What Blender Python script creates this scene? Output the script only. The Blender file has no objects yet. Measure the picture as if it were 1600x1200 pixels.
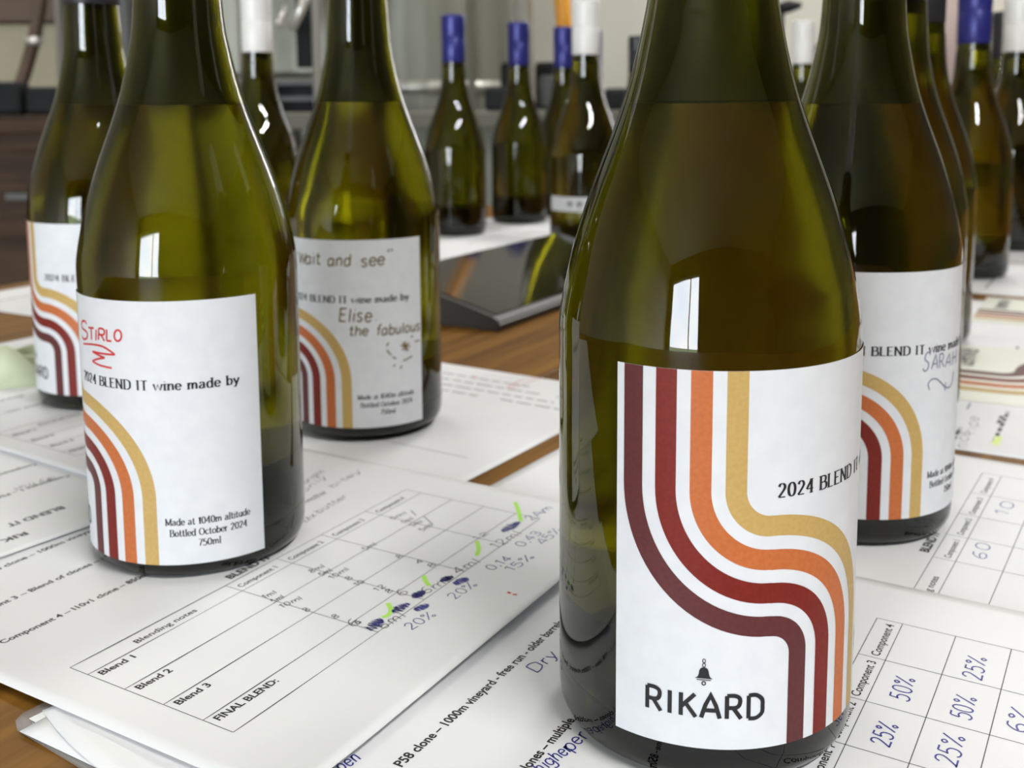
import bpy, bmesh, math, random
from mathutils import Vector, Matrix

random.seed(4)
S = bpy.context.scene
COL = S.collection
R = math.radians

# ------------------------------------------------------------------ camera
# lens recovered from the photograph (1600 x 1200): focal length in pixels, principal point, pitch, roll, height in mm
F_PX, PITCH, ROLL, CAM_H, CX, CY = 1667.24, R(7.058), R(-0.424), 0.16935, 793.26, 368.04
cam = bpy.data.cameras.new('camera')
cam_ob = bpy.data.objects.new('camera', cam)
COL.objects.link(cam_ob)
S.camera = cam_ob
cam.sensor_fit = 'HORIZONTAL'
cam.sensor_width = 36.0
cam.lens = F_PX / 1600 * 36.0
cam.shift_x = (800 - CX) / 1600
cam.shift_y = -(600 - CY) / 1600
cam.clip_start = 0.01
cam.clip_end = 100
_up = Vector((0, math.sin(PITCH), math.cos(PITCH)))
_fw = Vector((0, math.cos(PITCH), -math.sin(PITCH)))
_x = Vector((1, 0, 0))
_cr, _sr = math.cos(ROLL), math.sin(ROLL)
_rx = _x * _cr + _up * _sr
_uy = _x * -_sr + _up * _cr
M = Matrix.Identity(4)
for i in range(3):
    M[i][0], M[i][1], M[i][2] = _rx[i], _uy[i], -_fw[i]
M[2][3] = CAM_H
cam_ob.matrix_world = M
cam.dof.use_dof = True
cam.dof.focus_distance = 0.285
cam.dof.aperture_fstop = cam.lens / 2.0
cam.dof.aperture_blades = 0

# ------------------------------------------------------------------ world, exposure
world = bpy.data.worlds.new('world')
S.world = world
world.use_nodes = True
wn = world.node_tree
wn.nodes.clear()
w_out = wn.nodes.new('ShaderNodeOutputWorld')
w_bg = wn.nodes.new('ShaderNodeBackground')
w_tc = wn.nodes.new('ShaderNodeTexCoord')
w_noise = wn.nodes.new('ShaderNodeTexNoise')
w_noise.inputs['Scale'].default_value = 3.0
w_noise.inputs['Detail'].default_value = 4.0
w_ramp = wn.nodes.new('ShaderNodeValToRGB')
w_ramp.color_ramp.elements[0].position = 0.35
w_ramp.color_ramp.elements[0].color = (0.74, 0.83, 0.97, 1)
w_ramp.color_ramp.elements[1].position = 0.62
w_ramp.color_ramp.elements[1].color = (1.0, 1.0, 1.0, 1)
wn.links.new(w_tc.outputs['Generated'], w_noise.inputs['Vector'])
wn.links.new(w_noise.outputs['Fac'], w_ramp.inputs['Fac'])
wn.links.new(w_ramp.outputs['Color'], w_bg.inputs['Color'])
w_bg.inputs['Strength'].default_value = 26.0
wn.links.new(w_bg.outputs['Background'], w_out.inputs['Surface'])

S.view_settings.view_transform = 'Standard'
S.view_settings.look = 'None'
S.view_settings.gamma = 1.0
S.view_settings.use_curve_mapping = False
S.view_settings.exposure = -0.12
cy = S.cycles
cy.max_bounces = 14
cy.diffuse_bounces = 4
cy.glossy_bounces = 6
cy.transmission_bounces = 14
cy.transparent_max_bounces = 8
cy.caustics_reflective = False
cy.caustics_refractive = False
cy.sample_clamp_indirect = 6.0
cy.use_denoising = True

FLOOR_Z, CEIL_Z = -0.75, 2.05
X0, X1, Y0, Y1 = -3.6, 3.6, -4.0, 4.2       # the room


def area_light(name, loc, rot, sx, sy, power, color, portal=False):
    l = bpy.data.lights.new(name, 'AREA')
    l.shape = 'RECTANGLE'
    l.size, l.size_y = sx, sy
    l.energy = power
    l.color = color
    o = bpy.data.objects.new(name, l)
    o.location = loc
    o.rotation_euler = rot
    COL.objects.link(o)
    if portal:
        l.cycles.is_portal = True
    return o


# the openings daylight comes through (see wall_front and wall_back below)
DOOR = (-3.25, -1.25, FLOOR_Z, 1.6)          # x0, x1, z0, z1 in the wall behind the camera
WINB = (1.56, 1.78, 0.18, 1.9)               # x0, x1, z0, z1 in the back wall
area_light('door_portal', ((DOOR[0] + DOOR[1]) / 2, Y0 - 0.02, (DOOR[2] + DOOR[3]) / 2), (R(90), 0, 0),
           DOOR[1] - DOOR[0], DOOR[3] - DOOR[2], 1, (1, 1, 1), portal=True)

area_light('back_window_portal', ((WINB[0] + WINB[1]) / 2, Y1 + 0.02, (WINB[2] + WINB[3]) / 2), (R(-90), 0, 0),
           WINB[1] - WINB[0], WINB[3] - WINB[2], 1, (1, 1, 1), portal=True)

# ------------------------------------------------------------------ pixel -> place helpers
def ray(px, py):
    u, v = px - CX, CY - py
    u, v = _cr * u - _sr * v, _sr * u + _cr * v
    return Vector((u, F_PX * math.cos(PITCH) + v * math.sin(PITCH), -F_PX * math.sin(PITCH) + v * math.cos(PITCH)))


def at(px, py, z=0.0):
    """the point of the height z that the photograph shows at a pixel"""
    d = ray(px, py)
    t = (z - CAM_H) / d.z
    return Vector((d.x * t, d.y * t, z))


def at_depth(px, py, y):
    d = ray(px, py)
    t = y / d.y
    return Vector((d.x * t, y, CAM_H + d.z * t))


# ------------------------------------------------------------------ object helpers
def link(o, parent=None):
    COL.objects.link(o)
    if parent is not None:
        o.parent = parent
    return o


def tag(o, label, cat, group=None, kind=None):
    o['label'] = label
    o['category'] = cat
    if group:
        o['group'] = group
    if kind:
        o['kind'] = kind
    return o


def empty(name, loc=(0, 0, 0), rz=0.0):
    o = bpy.data.objects.new(name, None)
    o.empty_display_size = 0.05
    o.location = loc
    o.rotation_euler = (0, 0, rz)
    return link(o)


def mesh_ob(name, mesh, parent=None):
    return link(bpy.data.objects.new(name, mesh), parent)


def struct(name, bm, mat):
    o = bm_ob(name, bm, mat)
    o['kind'] = 'structure'
    return o


def bm_mesh(name, bm, mats, smooth=False):
    me = bpy.data.meshes.new(name)
    bm.normal_update()
    bm.to_mesh(me)
    bm.free()
    for m in (mats if isinstance(mats, (list, tuple)) else [mats]):
        me.materials.append(m)
    if smooth:
        for p in me.polygons:
            p.use_smooth = True
    return me


def bm_ob(name, bm, mats, parent=None, smooth=False):
    return mesh_ob(name, bm_mesh(name, bm, mats, smooth), parent)


def add_box(bm, x0, x1, y0, y1, z0, z1, bevel=0.0):
    r = bmesh.ops.create_cube(bm, size=1.0)
    vs = r['verts']
    bmesh.ops.scale(bm, verts=vs, vec=(x1 - x0, y1 - y0, z1 - z0))
    bmesh.ops.translate(bm, verts=vs, vec=((x0 + x1) / 2, (y0 + y1) / 2, (z0 + z1) / 2))
    if bevel > 0:
        es = list({e for v in vs for e in v.link_edges})
        bmesh.ops.bevel(bm, geom=es, offset=bevel, segments=2, affect='EDGES', profile=0.5)
    return bm


def boxbm(*a, **k):
    return add_box(bmesh.new(), *a, **k)


def add_lathe(bm, prof, seg=48, matf=None, cx=0.0, cy=0.0):
    """prof: list of (r, z); faces take the material index matf(i)"""
    rings = []
    for r, z in prof:
        if r < 1e-6:
            rings.append([bm.verts.new((cx, cy, z))])
        else:
            rings.append([bm.verts.new((cx + r * math.cos(2 * math.pi * k / seg), cy + r * math.sin(2 * math.pi * k / seg), z)) for k in range(seg)])
    for i in range(len(rings) - 1):
        a, b = rings[i], rings[i + 1]
        for k in range(seg):
            k2 = (k + 1) % seg
            if len(a) == 1 and len(b) == 1:
                continue
            if len(a) == 1:
                f = bm.faces.new((a[0], b[k2], b[k]))
            elif len(b) == 1:
                f = bm.faces.new((a[k], a[k2], b[0]))
            else:
                f = bm.faces.new((a[k], a[k2], b[k2], b[k]))
            f.smooth = True
            if matf:
                f.material_index = matf(i)
    return bm


def add_tube(bm, pts, r, seg=12, caps=True):
    rings = []
    n = len(pts)
    for i, p in enumerate(pts):
        p = Vector(p)
        d = (Vector(pts[min(i + 1, n - 1)]) - Vector(pts[max(i - 1, 0)])).normalized()
        a = d.orthogonal().normalized() if i == 0 else (prev - d * prev.dot(d)).normalized()
        prev = a
        b = d.cross(a)
        rr = r[i] if isinstance(r, (list, tuple)) else r
        rings.append([bm.verts.new(p + a * (rr * math.cos(2 * math.pi * k / seg)) + b * (rr * math.sin(2 * math.pi * k / seg))) for k in range(seg)])
    for i in range(n - 1):
        for k in range(seg):
            f = bm.faces.new((rings[i][k], rings[i][(k + 1) % seg], rings[i + 1][(k + 1) % seg], rings[i + 1][k]))
            f.smooth = True
    if caps:
        bm.faces.new(list(reversed(rings[0])))
        bm.faces.new(rings[-1])
    return bm


# ------------------------------------------------------------------ materials
def mat(name, color, rough=0.5, metal=0.0, spec=0.5, **kw):
    m = bpy.data.materials.new(name)
    m.use_nodes = True
    b = m.node_tree.nodes['Principled BSDF']
    b.inputs['Base Color'].default_value = (*color, 1)
    b.inputs['Roughness'].default_value = rough
    b.inputs['Metallic'].default_value = metal
    b.inputs['Specular IOR Level'].default_value = spec
    for k, v in kw.items():
        b.inputs[k.replace('_', ' ')].default_value = v
    return m


def srgb(r, g, b):
    f = lambda c: (c / 255 / 12.92) if c / 255 <= 0.04045 else ((c / 255 + 0.055) / 1.055) ** 2.4
    return (f(r), f(g), f(b))


def noise_mix(m, c1, c2, scale, stretch=(1, 1, 1), detail=4, lo=0.35, hi=0.65, coord='Object', rot=(0, 0, 0), bump=0.0, rough=None):
    """base colour that wanders between two colours; optional bump"""
    nt = m.node_tree
    b = nt.nodes['Principled BSDF']
    tc = nt.nodes.new('ShaderNodeTexCoord')
    mp = nt.nodes.new('ShaderNodeMapping')
    mp.inputs['Scale'].default_value = stretch
    mp.inputs['Rotation'].default_value = rot
    ns = nt.nodes.new('ShaderNodeTexNoise')
    ns.inputs['Scale'].default_value = scale
    ns.inputs['Detail'].default_value = detail
    rp = nt.nodes.new('ShaderNodeValToRGB')
    rp.color_ramp.elements[0].position = lo
    rp.color_ramp.elements[0].color = (*c1, 1)
    rp.color_ramp.elements[1].position = hi
    rp.color_ramp.elements[1].color = (*c2, 1)
    nt.links.new(tc.outputs[coord], mp.inputs['Vector'])
    nt.links.new(mp.outputs['Vector'], ns.inputs['Vector'])
    nt.links.new(ns.outputs['Fac'], rp.inputs['Fac'])
    nt.links.new(rp.outputs['Color'], b.inputs['Base Color'])
    if bump:
        bp = nt.nodes.new('ShaderNodeBump')
        bp.inputs['Strength'].default_value = bump
        bp.inputs['Distance'].default_value = 0.001
        nt.links.new(ns.outputs['Fac'], bp.inputs['Height'])
        nt.links.new(bp.outputs['Normal'], b.inputs['Normal'])
    return m


def glass(name, color, ior, rough=0.0, wobble=0.0):
    m = mat(name, color, rough, **{'Transmission_Weight': 1.0, 'IOR': ior})
    if wobble:
        nt = m.node_tree
        b = nt.nodes['Principled BSDF']
        tc = nt.nodes.new('ShaderNodeTexCoord')
        ns = nt.nodes.new('ShaderNodeTexNoise')
        ns.inputs['Scale'].default_value = 55.0
        ns.inputs['Detail'].default_value = 2.0
        mp = nt.nodes.new('ShaderNodeMapping')
        mp.inputs['Scale'].default_value = (1, 1, 0.35)
        bp = nt.nodes.new('ShaderNodeBump')
        bp.inputs['Strength'].default_value = wobble
        bp.inputs['Distance'].default_value = 0.001
        nt.links.new(tc.outputs['Object'], mp.inputs['Vector'])
        nt.links.new(mp.outputs['Vector'], ns.inputs['Vector'])
        nt.links.new(ns.outputs['Fac'], bp.inputs['Height'])
        nt.links.new(bp.outputs['Normal'], b.inputs['Normal'])
    return m


GLASS_TINT = (0.160, 0.152, 0.003)
m_glass = glass('olive_bottle_glass', GLASS_TINT, 1.5, 0.0, wobble=0.10)
m_heel = glass('thick_dark_glass', (0.022, 0.025, 0.024), 1.5, 0.02)
m_in_wine = glass('glass_to_cloudy_wine', (0.97, 0.95, 0.70), 1.12, 0.27)
m_in_air = glass('shade_tinted_neck_glass', (0.11, 0.115, 0.09), 1.5, 0.28)  # the neck's shade is put into this dark inner tint
m_in_base = glass('thick_base_glass_to_wine', (0.10, 0.11, 0.10), 1.12, 0.30)
m_wine_top = glass('wine_surface', (0.97, 0.95, 0.80), 1.34)

m_paper = noise_mix(mat('office_paper', (0.8, 0.8, 0.8), 0.6, spec=0.25), srgb(226, 227, 229), srgb(231, 232, 233), 14, bump=0.02)
m_label = noise_mix(mat('label_paper', (0.8, 0.8, 0.8), 0.5, spec=0.2), srgb(208, 211, 215), srgb(213, 216, 219), 160, bump=0.04)
m_label_back = mat('pale_proof_paper', srgb(222, 224, 212), 0.5)
m_maroon = noise_mix(mat('maroon_ink', (0.1, 0.1, 0.1), 0.5, spec=0.3), srgb(84, 38, 40), srgb(91, 43, 44), 900)
m_red = noise_mix(mat('brick_red_ink', (0.1, 0.1, 0.1), 0.5, spec=0.3), srgb(108, 24, 15), srgb(116, 30, 20), 900)
m_orange = noise_mix(mat('orange_ink', (0.1, 0.1, 0.1), 0.5, spec=0.3), srgb(178, 97, 50), srgb(186, 105, 57), 900)
m_gold = noise_mix(mat('gold_ink', (0.1, 0.1, 0.1), 0.5, spec=0.3), srgb(180, 150, 88), srgb(187, 157, 96), 900)
m_black = mat('black_print', srgb(34, 34, 36), 0.5, spec=0.3)
m_line = mat('grey_rule_print', srgb(92, 92, 94), 0.6, spec=0.2)
m_redpen = mat('red_pen', srgb(196, 44, 44), 0.5)
m_brownpen = mat('brown_pen', srgb(112, 96, 62), 0.5)
m_bluepen = mat('blue_pen', srgb(40, 44, 138), 0.5)
m_greypen = mat('grey_blue_pen', srgb(138, 142, 160), 0.5)
m_pencil = mat('dark_pen', srgb(70, 70, 78), 0.5)
m_hilite = mat('yellow_green_highlighter', srgb(176, 236, 92), 0.5)

m_cap_white = mat('white_cap', srgb(226, 226, 224), 0.35)
m_cap_blue = mat('blue_cap', srgb(44, 46, 122), 0.35, metal=0.25)
m_cap_black = mat('black_cap', srgb(38, 38, 42), 0.35)

m_wood = noise_mix(mat('varnished_table_wood', (0.2, 0.1, 0.03), 0.5, spec=0.15), srgb(84, 51, 6), srgb(140, 98, 34), 7, stretch=(0.9, 14, 6), detail=6, lo=0.3, hi=0.72, bump=0.05)
m_counter = noise_mix(mat('dark_counter_wood', (0.1, 0.06, 0.03), 0.6, spec=0.2), srgb(48, 34, 22), srgb(74, 54, 37), 4, stretch=(1, 1, 12))
m_wall = noise_mix(mat('wall_paint', (0.5, 0.5, 0.5), 0.7), srgb(182, 180, 168), srgb(196, 194, 182), 1.2)
m_wall_dark = noise_mix(mat('dim_room_wall', (0.1, 0.1, 0.1), 0.7, spec=0.2), srgb(70, 64, 56), srgb(92, 85, 74), 2, stretch=(1, 1, 8))  # colour darkened to stand in for a dim room, keeps reflections low
m_ceil = noise_mix(mat('ceiling_paint', (0.8, 0.8, 0.8), 0.8), srgb(214, 213, 208), srgb(224, 223, 218), 2)
m_floor = noise_mix(mat('concrete_floor', (0.3, 0.3, 0.3), 0.5), srgb(120, 118, 112), srgb(150, 147, 140), 3)
m_steel = noise_mix(mat('brushed_steel', (0.5, 0.5, 0.48), 0.38, metal=0.75), srgb(150, 150, 140), srgb(186, 186, 176), 3, stretch=(10, 10, 0.4))
m_steel_dull = noise_mix(mat('dull_steel', (0.4, 0.4, 0.38), 0.5, metal=0.5), srgb(118, 118, 106), srgb(146, 146, 134), 2, stretch=(6, 6, 0.5))
m_chrome = mat('polished_steel', srgb(225, 222, 216), 0.3, metal=0.6)
m_dark = noise_mix(mat('black_plastic', (0.02, 0.02, 0.02), 0.6, spec=0.15), srgb(24, 25, 26), srgb(38, 39, 40), 5)
m_darkgrey = mat('dark_grey_metal', srgb(72, 72, 70), 0.5, metal=0.3)
m_cream = mat('cream_board', srgb(176, 168, 142), 0.6)
m_brown = mat('brown_leather', srgb(84, 66, 52), 0.6)
m_amber = mat('amber_plastic', srgb(214, 146, 30), 0.45)
m_screen = mat('black_glass_screen', srgb(24, 25, 24), 0.08, spec=0.7)
m_bezel = mat('charcoal_bezel', srgb(46, 42, 39), 0.45)
m_worktop = mat('worn_steel_worktop', srgb(112, 110, 100), 0.65, metal=0.2, spec=0.2)
m_hilite_pale = mat('pale_highlighter', srgb(214, 234, 140), 0.5)
m_sleeve = mat('clear_plastic_sleeve', (0.62, 0.62, 0.62), 0.15, Alpha=0.30)
m_green = noise_mix(mat('pale_green_tissue', (0.6, 0.65, 0.5), 0.7), srgb(186, 196, 160), srgb(204, 212, 182), 30)
m_hedge = noise_mix(mat('hedge_leaves', (0.1, 0.2, 0.05), 0.7), srgb(40, 62, 22), srgb(96, 118, 50), 9)
m_yard = noise_mix(mat('yard_gravel', (0.3, 0.3, 0.28), 0.9), srgb(150, 146, 136), srgb(180, 176, 166), 6)
m_frame = mat('white_frame_paint', srgb(224, 224, 220), 0.4)
m_lamp = mat('lamp_diffuser', (1, 1, 1), 0.5)
m_lamp.node_tree.nodes['Principled BSDF'].inputs['Emission Color'].default_value = (1.0, 0.97, 0.93, 1)
m_lamp.node_tree.nodes['Principled BSDF'].inputs['Emission Strength'].default_value = 30.0

# ------------------------------------------------------------------ the room
struct('floor', boxbm(X0, X1, Y0, Y1, FLOOR_Z - 0.1, FLOOR_Z), m_floor)
struct('ceiling', boxbm(X0, X1, Y0, Y1, CEIL_Z, CEIL_Z + 0.1), m_ceil)
bm = bmesh.new()
add_box(bm, X0, WINB[0], Y1, Y1 + 0.12, FLOOR_Z, CEIL_Z)
add_box(bm, WINB[1], X1, Y1, Y1 + 0.12, FLOOR_Z, CEIL_Z)
add_box(bm, WINB[0], WINB[1], Y1, Y1 + 0.12, FLOOR_Z, WINB[2])
add_box(bm, WINB[0], WINB[1], Y1, Y1 + 0.12, WINB[3], CEIL_Z)
struct('wall_back', bm, m_wall)
bm = bmesh.new()
for x in (WINB[0], WINB[1] - 0.03):
    add_box(bm, x, x + 0.03, Y1 + 0.03, Y1 + 0.08, WINB[2], WINB[3])
for z in (WINB[2], WINB[3] - 0.03):
    add_box(bm, WINB[0], WINB[1], Y1 + 0.03, Y1 + 0.08, z, z + 0.03)
struct('window_1', bm, m_frame)
struct('wall_left', boxbm(X0 - 0.12, X0, Y0, Y1, FLOOR_Z, CEIL_Z), m_wall)
struct('wall_right', boxbm(X1, X1 + 0.12, Y0, Y1, FLOOR_Z, CEIL_Z), m_wall_dark)
bm = bmesh.new()
add_box(bm, X0, DOOR[0], Y0 - 0.12, Y0, FLOOR_Z, CEIL_Z)
add_box(bm, DOOR[1], X1, Y0 - 0.12, Y0, FLOOR_Z, CEIL_Z)
add_box(bm, DOOR[0], DOOR[1], Y0 - 0.12, Y0, DOOR[3], CEIL_Z)
struct('wall_front', bm, m_wall_dark)
bm = bmesh.new()
for x in (DOOR[0], DOOR[0] + 1.38, DOOR[1] - 0.05):
    add_box(bm, x, x + 0.05, Y0 - 0.1, Y0 - 0.04, DOOR[2], DOOR[3])
add_box(bm, DOOR[0], DOOR[1], Y0 - 0.1, Y0 - 0.04, DOOR[3] - 0.05, DOOR[3])
struct('door_1', bm, m_frame)
# outside the door: a gravel yard and a hedge
struct('yard_terrace', boxbm(-5, 5, -4.95, Y0 - 0.12, FLOOR_Z - 0.2, FLOOR_Z - 0.02), m_yard)
struct('yard_ground', boxbm(-40, 40, -45, Y0 - 0.12, -3.4, -3.2), m_hedge)
bm = bmesh.new()
for i in range(46):
    x = -26 + i * 1.1
    r = 1.0 + random.random() * 0.5
    bmesh.ops.create_icosphere(bm, subdivisions=2, radius=r, matrix=Matrix.Translation((x, -16 + random.random(), -3.25 + random.random() * 0.3)) @ Matrix.Scale(0.8, 4, (0, 0, 1)))
hedge = struct('hedge_outside', bm, m_hedge)


def ceiling_light(x, y, rz, length, power, label):
    o = empty('ceiling_light', (x, y, CEIL_Z), rz)
    tag(o, label, 'lamp')
    bm_ob('housing', boxbm(-0.09, 0.09, -length / 2, length / 2, -0.05, 0), m_frame, o)
    bm_ob('diffuser', boxbm(-0.025, 0.025, -length / 2 + 0.02, length / 2 - 0.02, -0.062, -0.05), m_lamp, o)
    area_light('tube_light', (x, y, CEIL_Z - 0.066), (0, 0, rz), 0.05, length - 0.04, power, (1.0, 0.98, 0.955))


ceiling_light(0.95, -0.95, R(-45), 1.3, 60, 'tube light on the ceiling to the right behind the camera')
ceiling_light(1.3, 2.7, R(90), 1.3, 62, 'added fill light on the ceiling, brightening the wall behind the steel bench')  # added fill lamp, lifts the right part of the back wall
ceiling_light(-1.3, 2.6, R(90), 1.3, 26, 'added fill light on the ceiling above the back counter')  # added fill lamp for the far left of the background

# ------------------------------------------------------------------ table (its long edge and every sheet run about 59.5 degrees from the picture plane)
TD = Vector((math.cos(R(59.5)), math.sin(R(59.5)), 0))
TN = Vector((math.sin(R(59.5)), -math.cos(R(59.5)), 0))
table = empty('wine_table', (0, 0, FLOOR_Z), R(59.5))
tag(table, 'long varnished brown wooden table under all the papers and bottles', 'table')
bm = bmesh.new()
edges_n = [-0.93, -0.62, -0.31, 0.0, 0.31, 0.62]          # boards, local y is to the left (-TN)
for a, b in zip(edges_n, edges_n[1:]):
    add_box(bm, -0.75, 2.30, -b + 0.0006, -a - 0.0006, 0.71, 0.75, bevel=0.0015)
bm_ob('tabletop', bm, m_wood, table)
bm_ob('apron', boxbm(-0.6, 2.15, -0.52, 0.83, 0.63, 0.71), m_wood, table)
for lx in (-0.55, 2.05):
    for ly in (-0.5, 0.76):
        bm_ob('leg', boxbm(lx, lx + 0.07, ly, ly + 0.07, 0, 0.66, bevel=0.004), m_wood, table)
# ------------------------------------------------------------------ lettering drawn as strokes (no font file)
# each glyph: advance, then strokes; '~' = smooth curve through the points; cap height 1, x height 0.66
G_ = {
 'A': '.72|0,0 .36,1 .72,0|.12,.34 .6,.34', 'B': '.66|.1,0 .1,1|~.1,1 .38,1 .54,.88 .5,.62 .32,.53 .1,.53|~.1,.53 .42,.53 .6,.42 .6,.14 .42,0 .1,0',
 'C': '.7|~.64,.82 .5,.98 .28,.98 .08,.72 .08,.28 .28,.02 .5,.02 .64,.18', 'D': '.74|.1,0 .1,1|~.1,1 .4,1 .64,.8 .67,.5 .64,.2 .4,0 .1,0', 'E': '.62|.1,0 .1,1|.1,1 .56,1|.1,.53 .46,.53|.1,0 .58,0',
 'F': '.58|.1,0 .1,1|.1,1 .56,1|.1,.53 .46,.53', 'H': '.76|.1,0 .1,1|.66,0 .66,1|.1,.52 .66,.52', 'I': '.34|.17,0 .17,1', 'K': '.72|.1,0 .1,1|.64,1 .12,.4|.28,.57 .68,0',
 'L': '.58|.1,0 .1,1|.1,0 .54,0', 'M': '.9|.1,0 .1,1|.1,1 .45,.05|.45,.05 .8,1|.8,1 .8,0', 'N': '.78|.1,0 .1,1|.1,1 .66,0|.66,0 .66,1',
 'O': '.8|~.4,1 .15,.85 .06,.5 .15,.15 .4,0 .65,.15 .74,.5 .65,.85 .4,1', 'R': '.68|.1,0 .1,1|~.1,1 .42,1 .6,.87 .58,.6 .42,.48 .1,.48|.34,.48 .66,0',
 'S': '.6|~.5,.84 .4,.98 .2,.98 .08,.8 .14,.6 .42,.44 .52,.26 .42,.04 .2,.0 .06,.16', 'T': '.66|.33,0 .33,1|.03,1 .63,1', 'W': '.96|0,1 .24,0 .48,.9 .72,0 .96,1',
 'a': '.56|~.44,.5 .36,.66 .16,.64 .06,.4 .1,.08 .28,.02 .44,.24|.45,.66 .45,.12 .54,.02', 'b': '.58|.1,0 .1,1|~.1,.4 .22,.64 .42,.62 .52,.34 .42,.04 .22,.02 .1,.24',
 'c': '.5|~.44,.54 .32,.66 .14,.58 .06,.32 .14,.06 .32,.0 .46,.14', 'd': '.6|.5,0 .5,1|~.5,.42 .38,.65 .16,.62 .07,.33 .16,.04 .38,.01 .5,.24', 'e': '.52|~.08,.36 .46,.36 .42,.58 .27,.66 .12,.58 .06,.33 .14,.06 .32,.0 .46,.14',
 'f': '.38|~.38,.94 .28,1 .17,.86 .16,.6 .16,0|.02,.62 .34,.62', 'g': '.56|~.46,.48 .36,.65 .15,.62 .07,.36 .16,.08 .36,.06 .46,.26|~.47,.66 .47,0 .4,-.26 .2,-.3 .06,-.2',
 'h': '.58|.1,0 .1,1|~.1,.38 .24,.64 .42,.62 .48,.4 .48,0', 'i': '.24|.12,0 .12,.66|.12,.88 .12,.93', 'l': '.24|.12,0 .12,1', 'm': '.88|.1,0 .1,.66|~.1,.36 .22,.63 .38,.61 .43,.4 .43,0|~.43,.36 .56,.63 .71,.61 .77,.4 .77,0',
 'n': '.58|.1,0 .1,.66|~.1,.36 .24,.64 .42,.62 .48,.4 .48,0', 'o': '.56|~.28,.66 .12,.56 .06,.33 .12,.1 .28,0 .44,.1 .5,.33 .44,.56 .28,.66', 'p': '.58|.1,-.3 .1,.66|~.1,.4 .22,.64 .42,.62 .52,.34 .42,.04 .22,.02 .1,.24',
 'r': '.42|.1,0 .1,.66|~.1,.36 .2,.6 .38,.62', 's': '.46|~.38,.54 .28,.66 .12,.6 .1,.46 .34,.26 .38,.1 .24,.0 .06,.1', 't': '.38|~.16,.94 .16,.16 .24,.01 .36,.08|.02,.64 .34,.64', 'u': '.58|~.1,.66 .1,.22 .2,.02 .36,.06 .48,.3|.48,.66 .48,0',
 'v': '.52|.03,.66 .26,0 .49,.66', 'w': '.8|.02,.66 .2,0 .4,.6 .6,0 .78,.66', 'y': '.54|.03,.66 .28,.02|~.51,.66 .28,.02 .16,-.26 .02,-.26', 'x': '.52|.04,.66 .46,0|.46,.66 .04,0',
 '0': '.6|~.3,1 .13,.86 .07,.5 .13,.14 .3,0 .47,.14 .53,.5 .47,.86 .3,1', '1': '.4|.08,.8 .24,1 .24,0', '2': '.58|~.08,.78 .18,.98 .38,.98 .48,.78 .4,.52 .06,0|.06,0 .52,0',
 '3': '.56|~.08,.84 .2,.98 .4,.96 .46,.76 .36,.56 .22,.53|~.22,.53 .42,.48 .5,.26 .38,.03 .18,0 .06,.16', '4': '.6|.42,0 .42,1|.42,1 .04,.3|.04,.3 .58,.3', '5': '.56|.46,1 .14,1|.14,1 .1,.56|~.1,.56 .3,.64 .48,.5 .48,.18 .32,0 .14,.02 .05,.14',
 '6': '.56|~.44,.94 .24,.9 .08,.5 .1,.14 .28,0 .46,.12 .46,.38 .3,.5 .1,.36', '7': '.54|.05,1 .5,1|.5,1 .2,0', '8': '.56|~.28,.54 .1,.7 .14,.94 .28,1 .42,.94 .46,.7 .28,.54 .08,.32 .1,.06 .28,0 .46,.06 .48,.32 .28,.54', '9': '.56|~.46,.6 .3,.48 .12,.6 .12,.86 .28,1 .44,.88 .46,.56 .4,0',
 '%': '.8|.66,1 .14,0|~.18,1 .08,.88 .18,.74 .28,.88 .18,1|~.62,.26 .52,.14 .62,0 .72,.14 .62,.26', ',': '.24|.14,.06 .08,-.16', '.': '.24|.1,0 .12,.05', '"': '.4|.12,1 .1,.76|.28,1 .26,.76', '-': '.44|.06,.38 .38,.38',
 ' ': '.34', '\u00e4': '.56|~.09,.54 .2,.65 .36,.64 .44,.48 .44,.3 .44,.1 .56,.03|~.44,.38 .22,.35 .08,.2 .12,.03 .3,.02 .44,.2', 'j': '.3|~.16,.66 .16,0 .08,-.24 -.04,-.24', 'k': '.52|.1,0 .1,1|.44,.66 .1,.24|.22,.36 .48,0', 'z': '.5|.06,.66 .44,.66 .06,0 .46,0', 'J': '.5|~.38,1 .38,.2 .24,0 .06,.1',
}


def catmull(pts, n=7):
    if len(pts) < 3:
        return pts
    closed = (Vector(pts[0]) - Vector(pts[-1])).length < 1e-9
    out = []
    m = len(pts)
    for i in range(m - 1):
        p1, p2 = Vector(pts[i]), Vector(pts[i + 1])
        p0 = Vector(pts[i - 1]) if i > 0 else (Vector(pts[-2]) if closed else p1)
        p3 = Vector(pts[i + 2]) if i + 2 < m else (Vector(pts[1]) if closed else p2)
        for k in range(n):
            t = k / n
            q = 0.5 * ((2 * p1) + (p2 - p0) * t + (2 * p0 - 5 * p1 + 4 * p2 - p3) * t * t + (3 * p1 - p0 - 3 * p2 + p3) * t ** 3)
            out.append((q.x, q.y))
    out.append(tuple(pts[-1]))
    return out


def glyph(ch):
    f = G_.get(ch, G_[' ']).split('|')
    st = []
    for s in f[1:]:
        sm = s[0] == '~'
        pts = [tuple(float(c) for c in q.split(',')) for q in s.lstrip('~').split()]
        st.append(catmull(pts) if sm else pts)
    return float(f[0]), st


def word_strokes(text, track=0.0):
    x = 0.0
    out = []
    for ch in text:
        a, st = glyph(ch)
        for s in st:
            out.append([(x + px, py) for px, py in s])
        x += a + track
    return x - track, out


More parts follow.
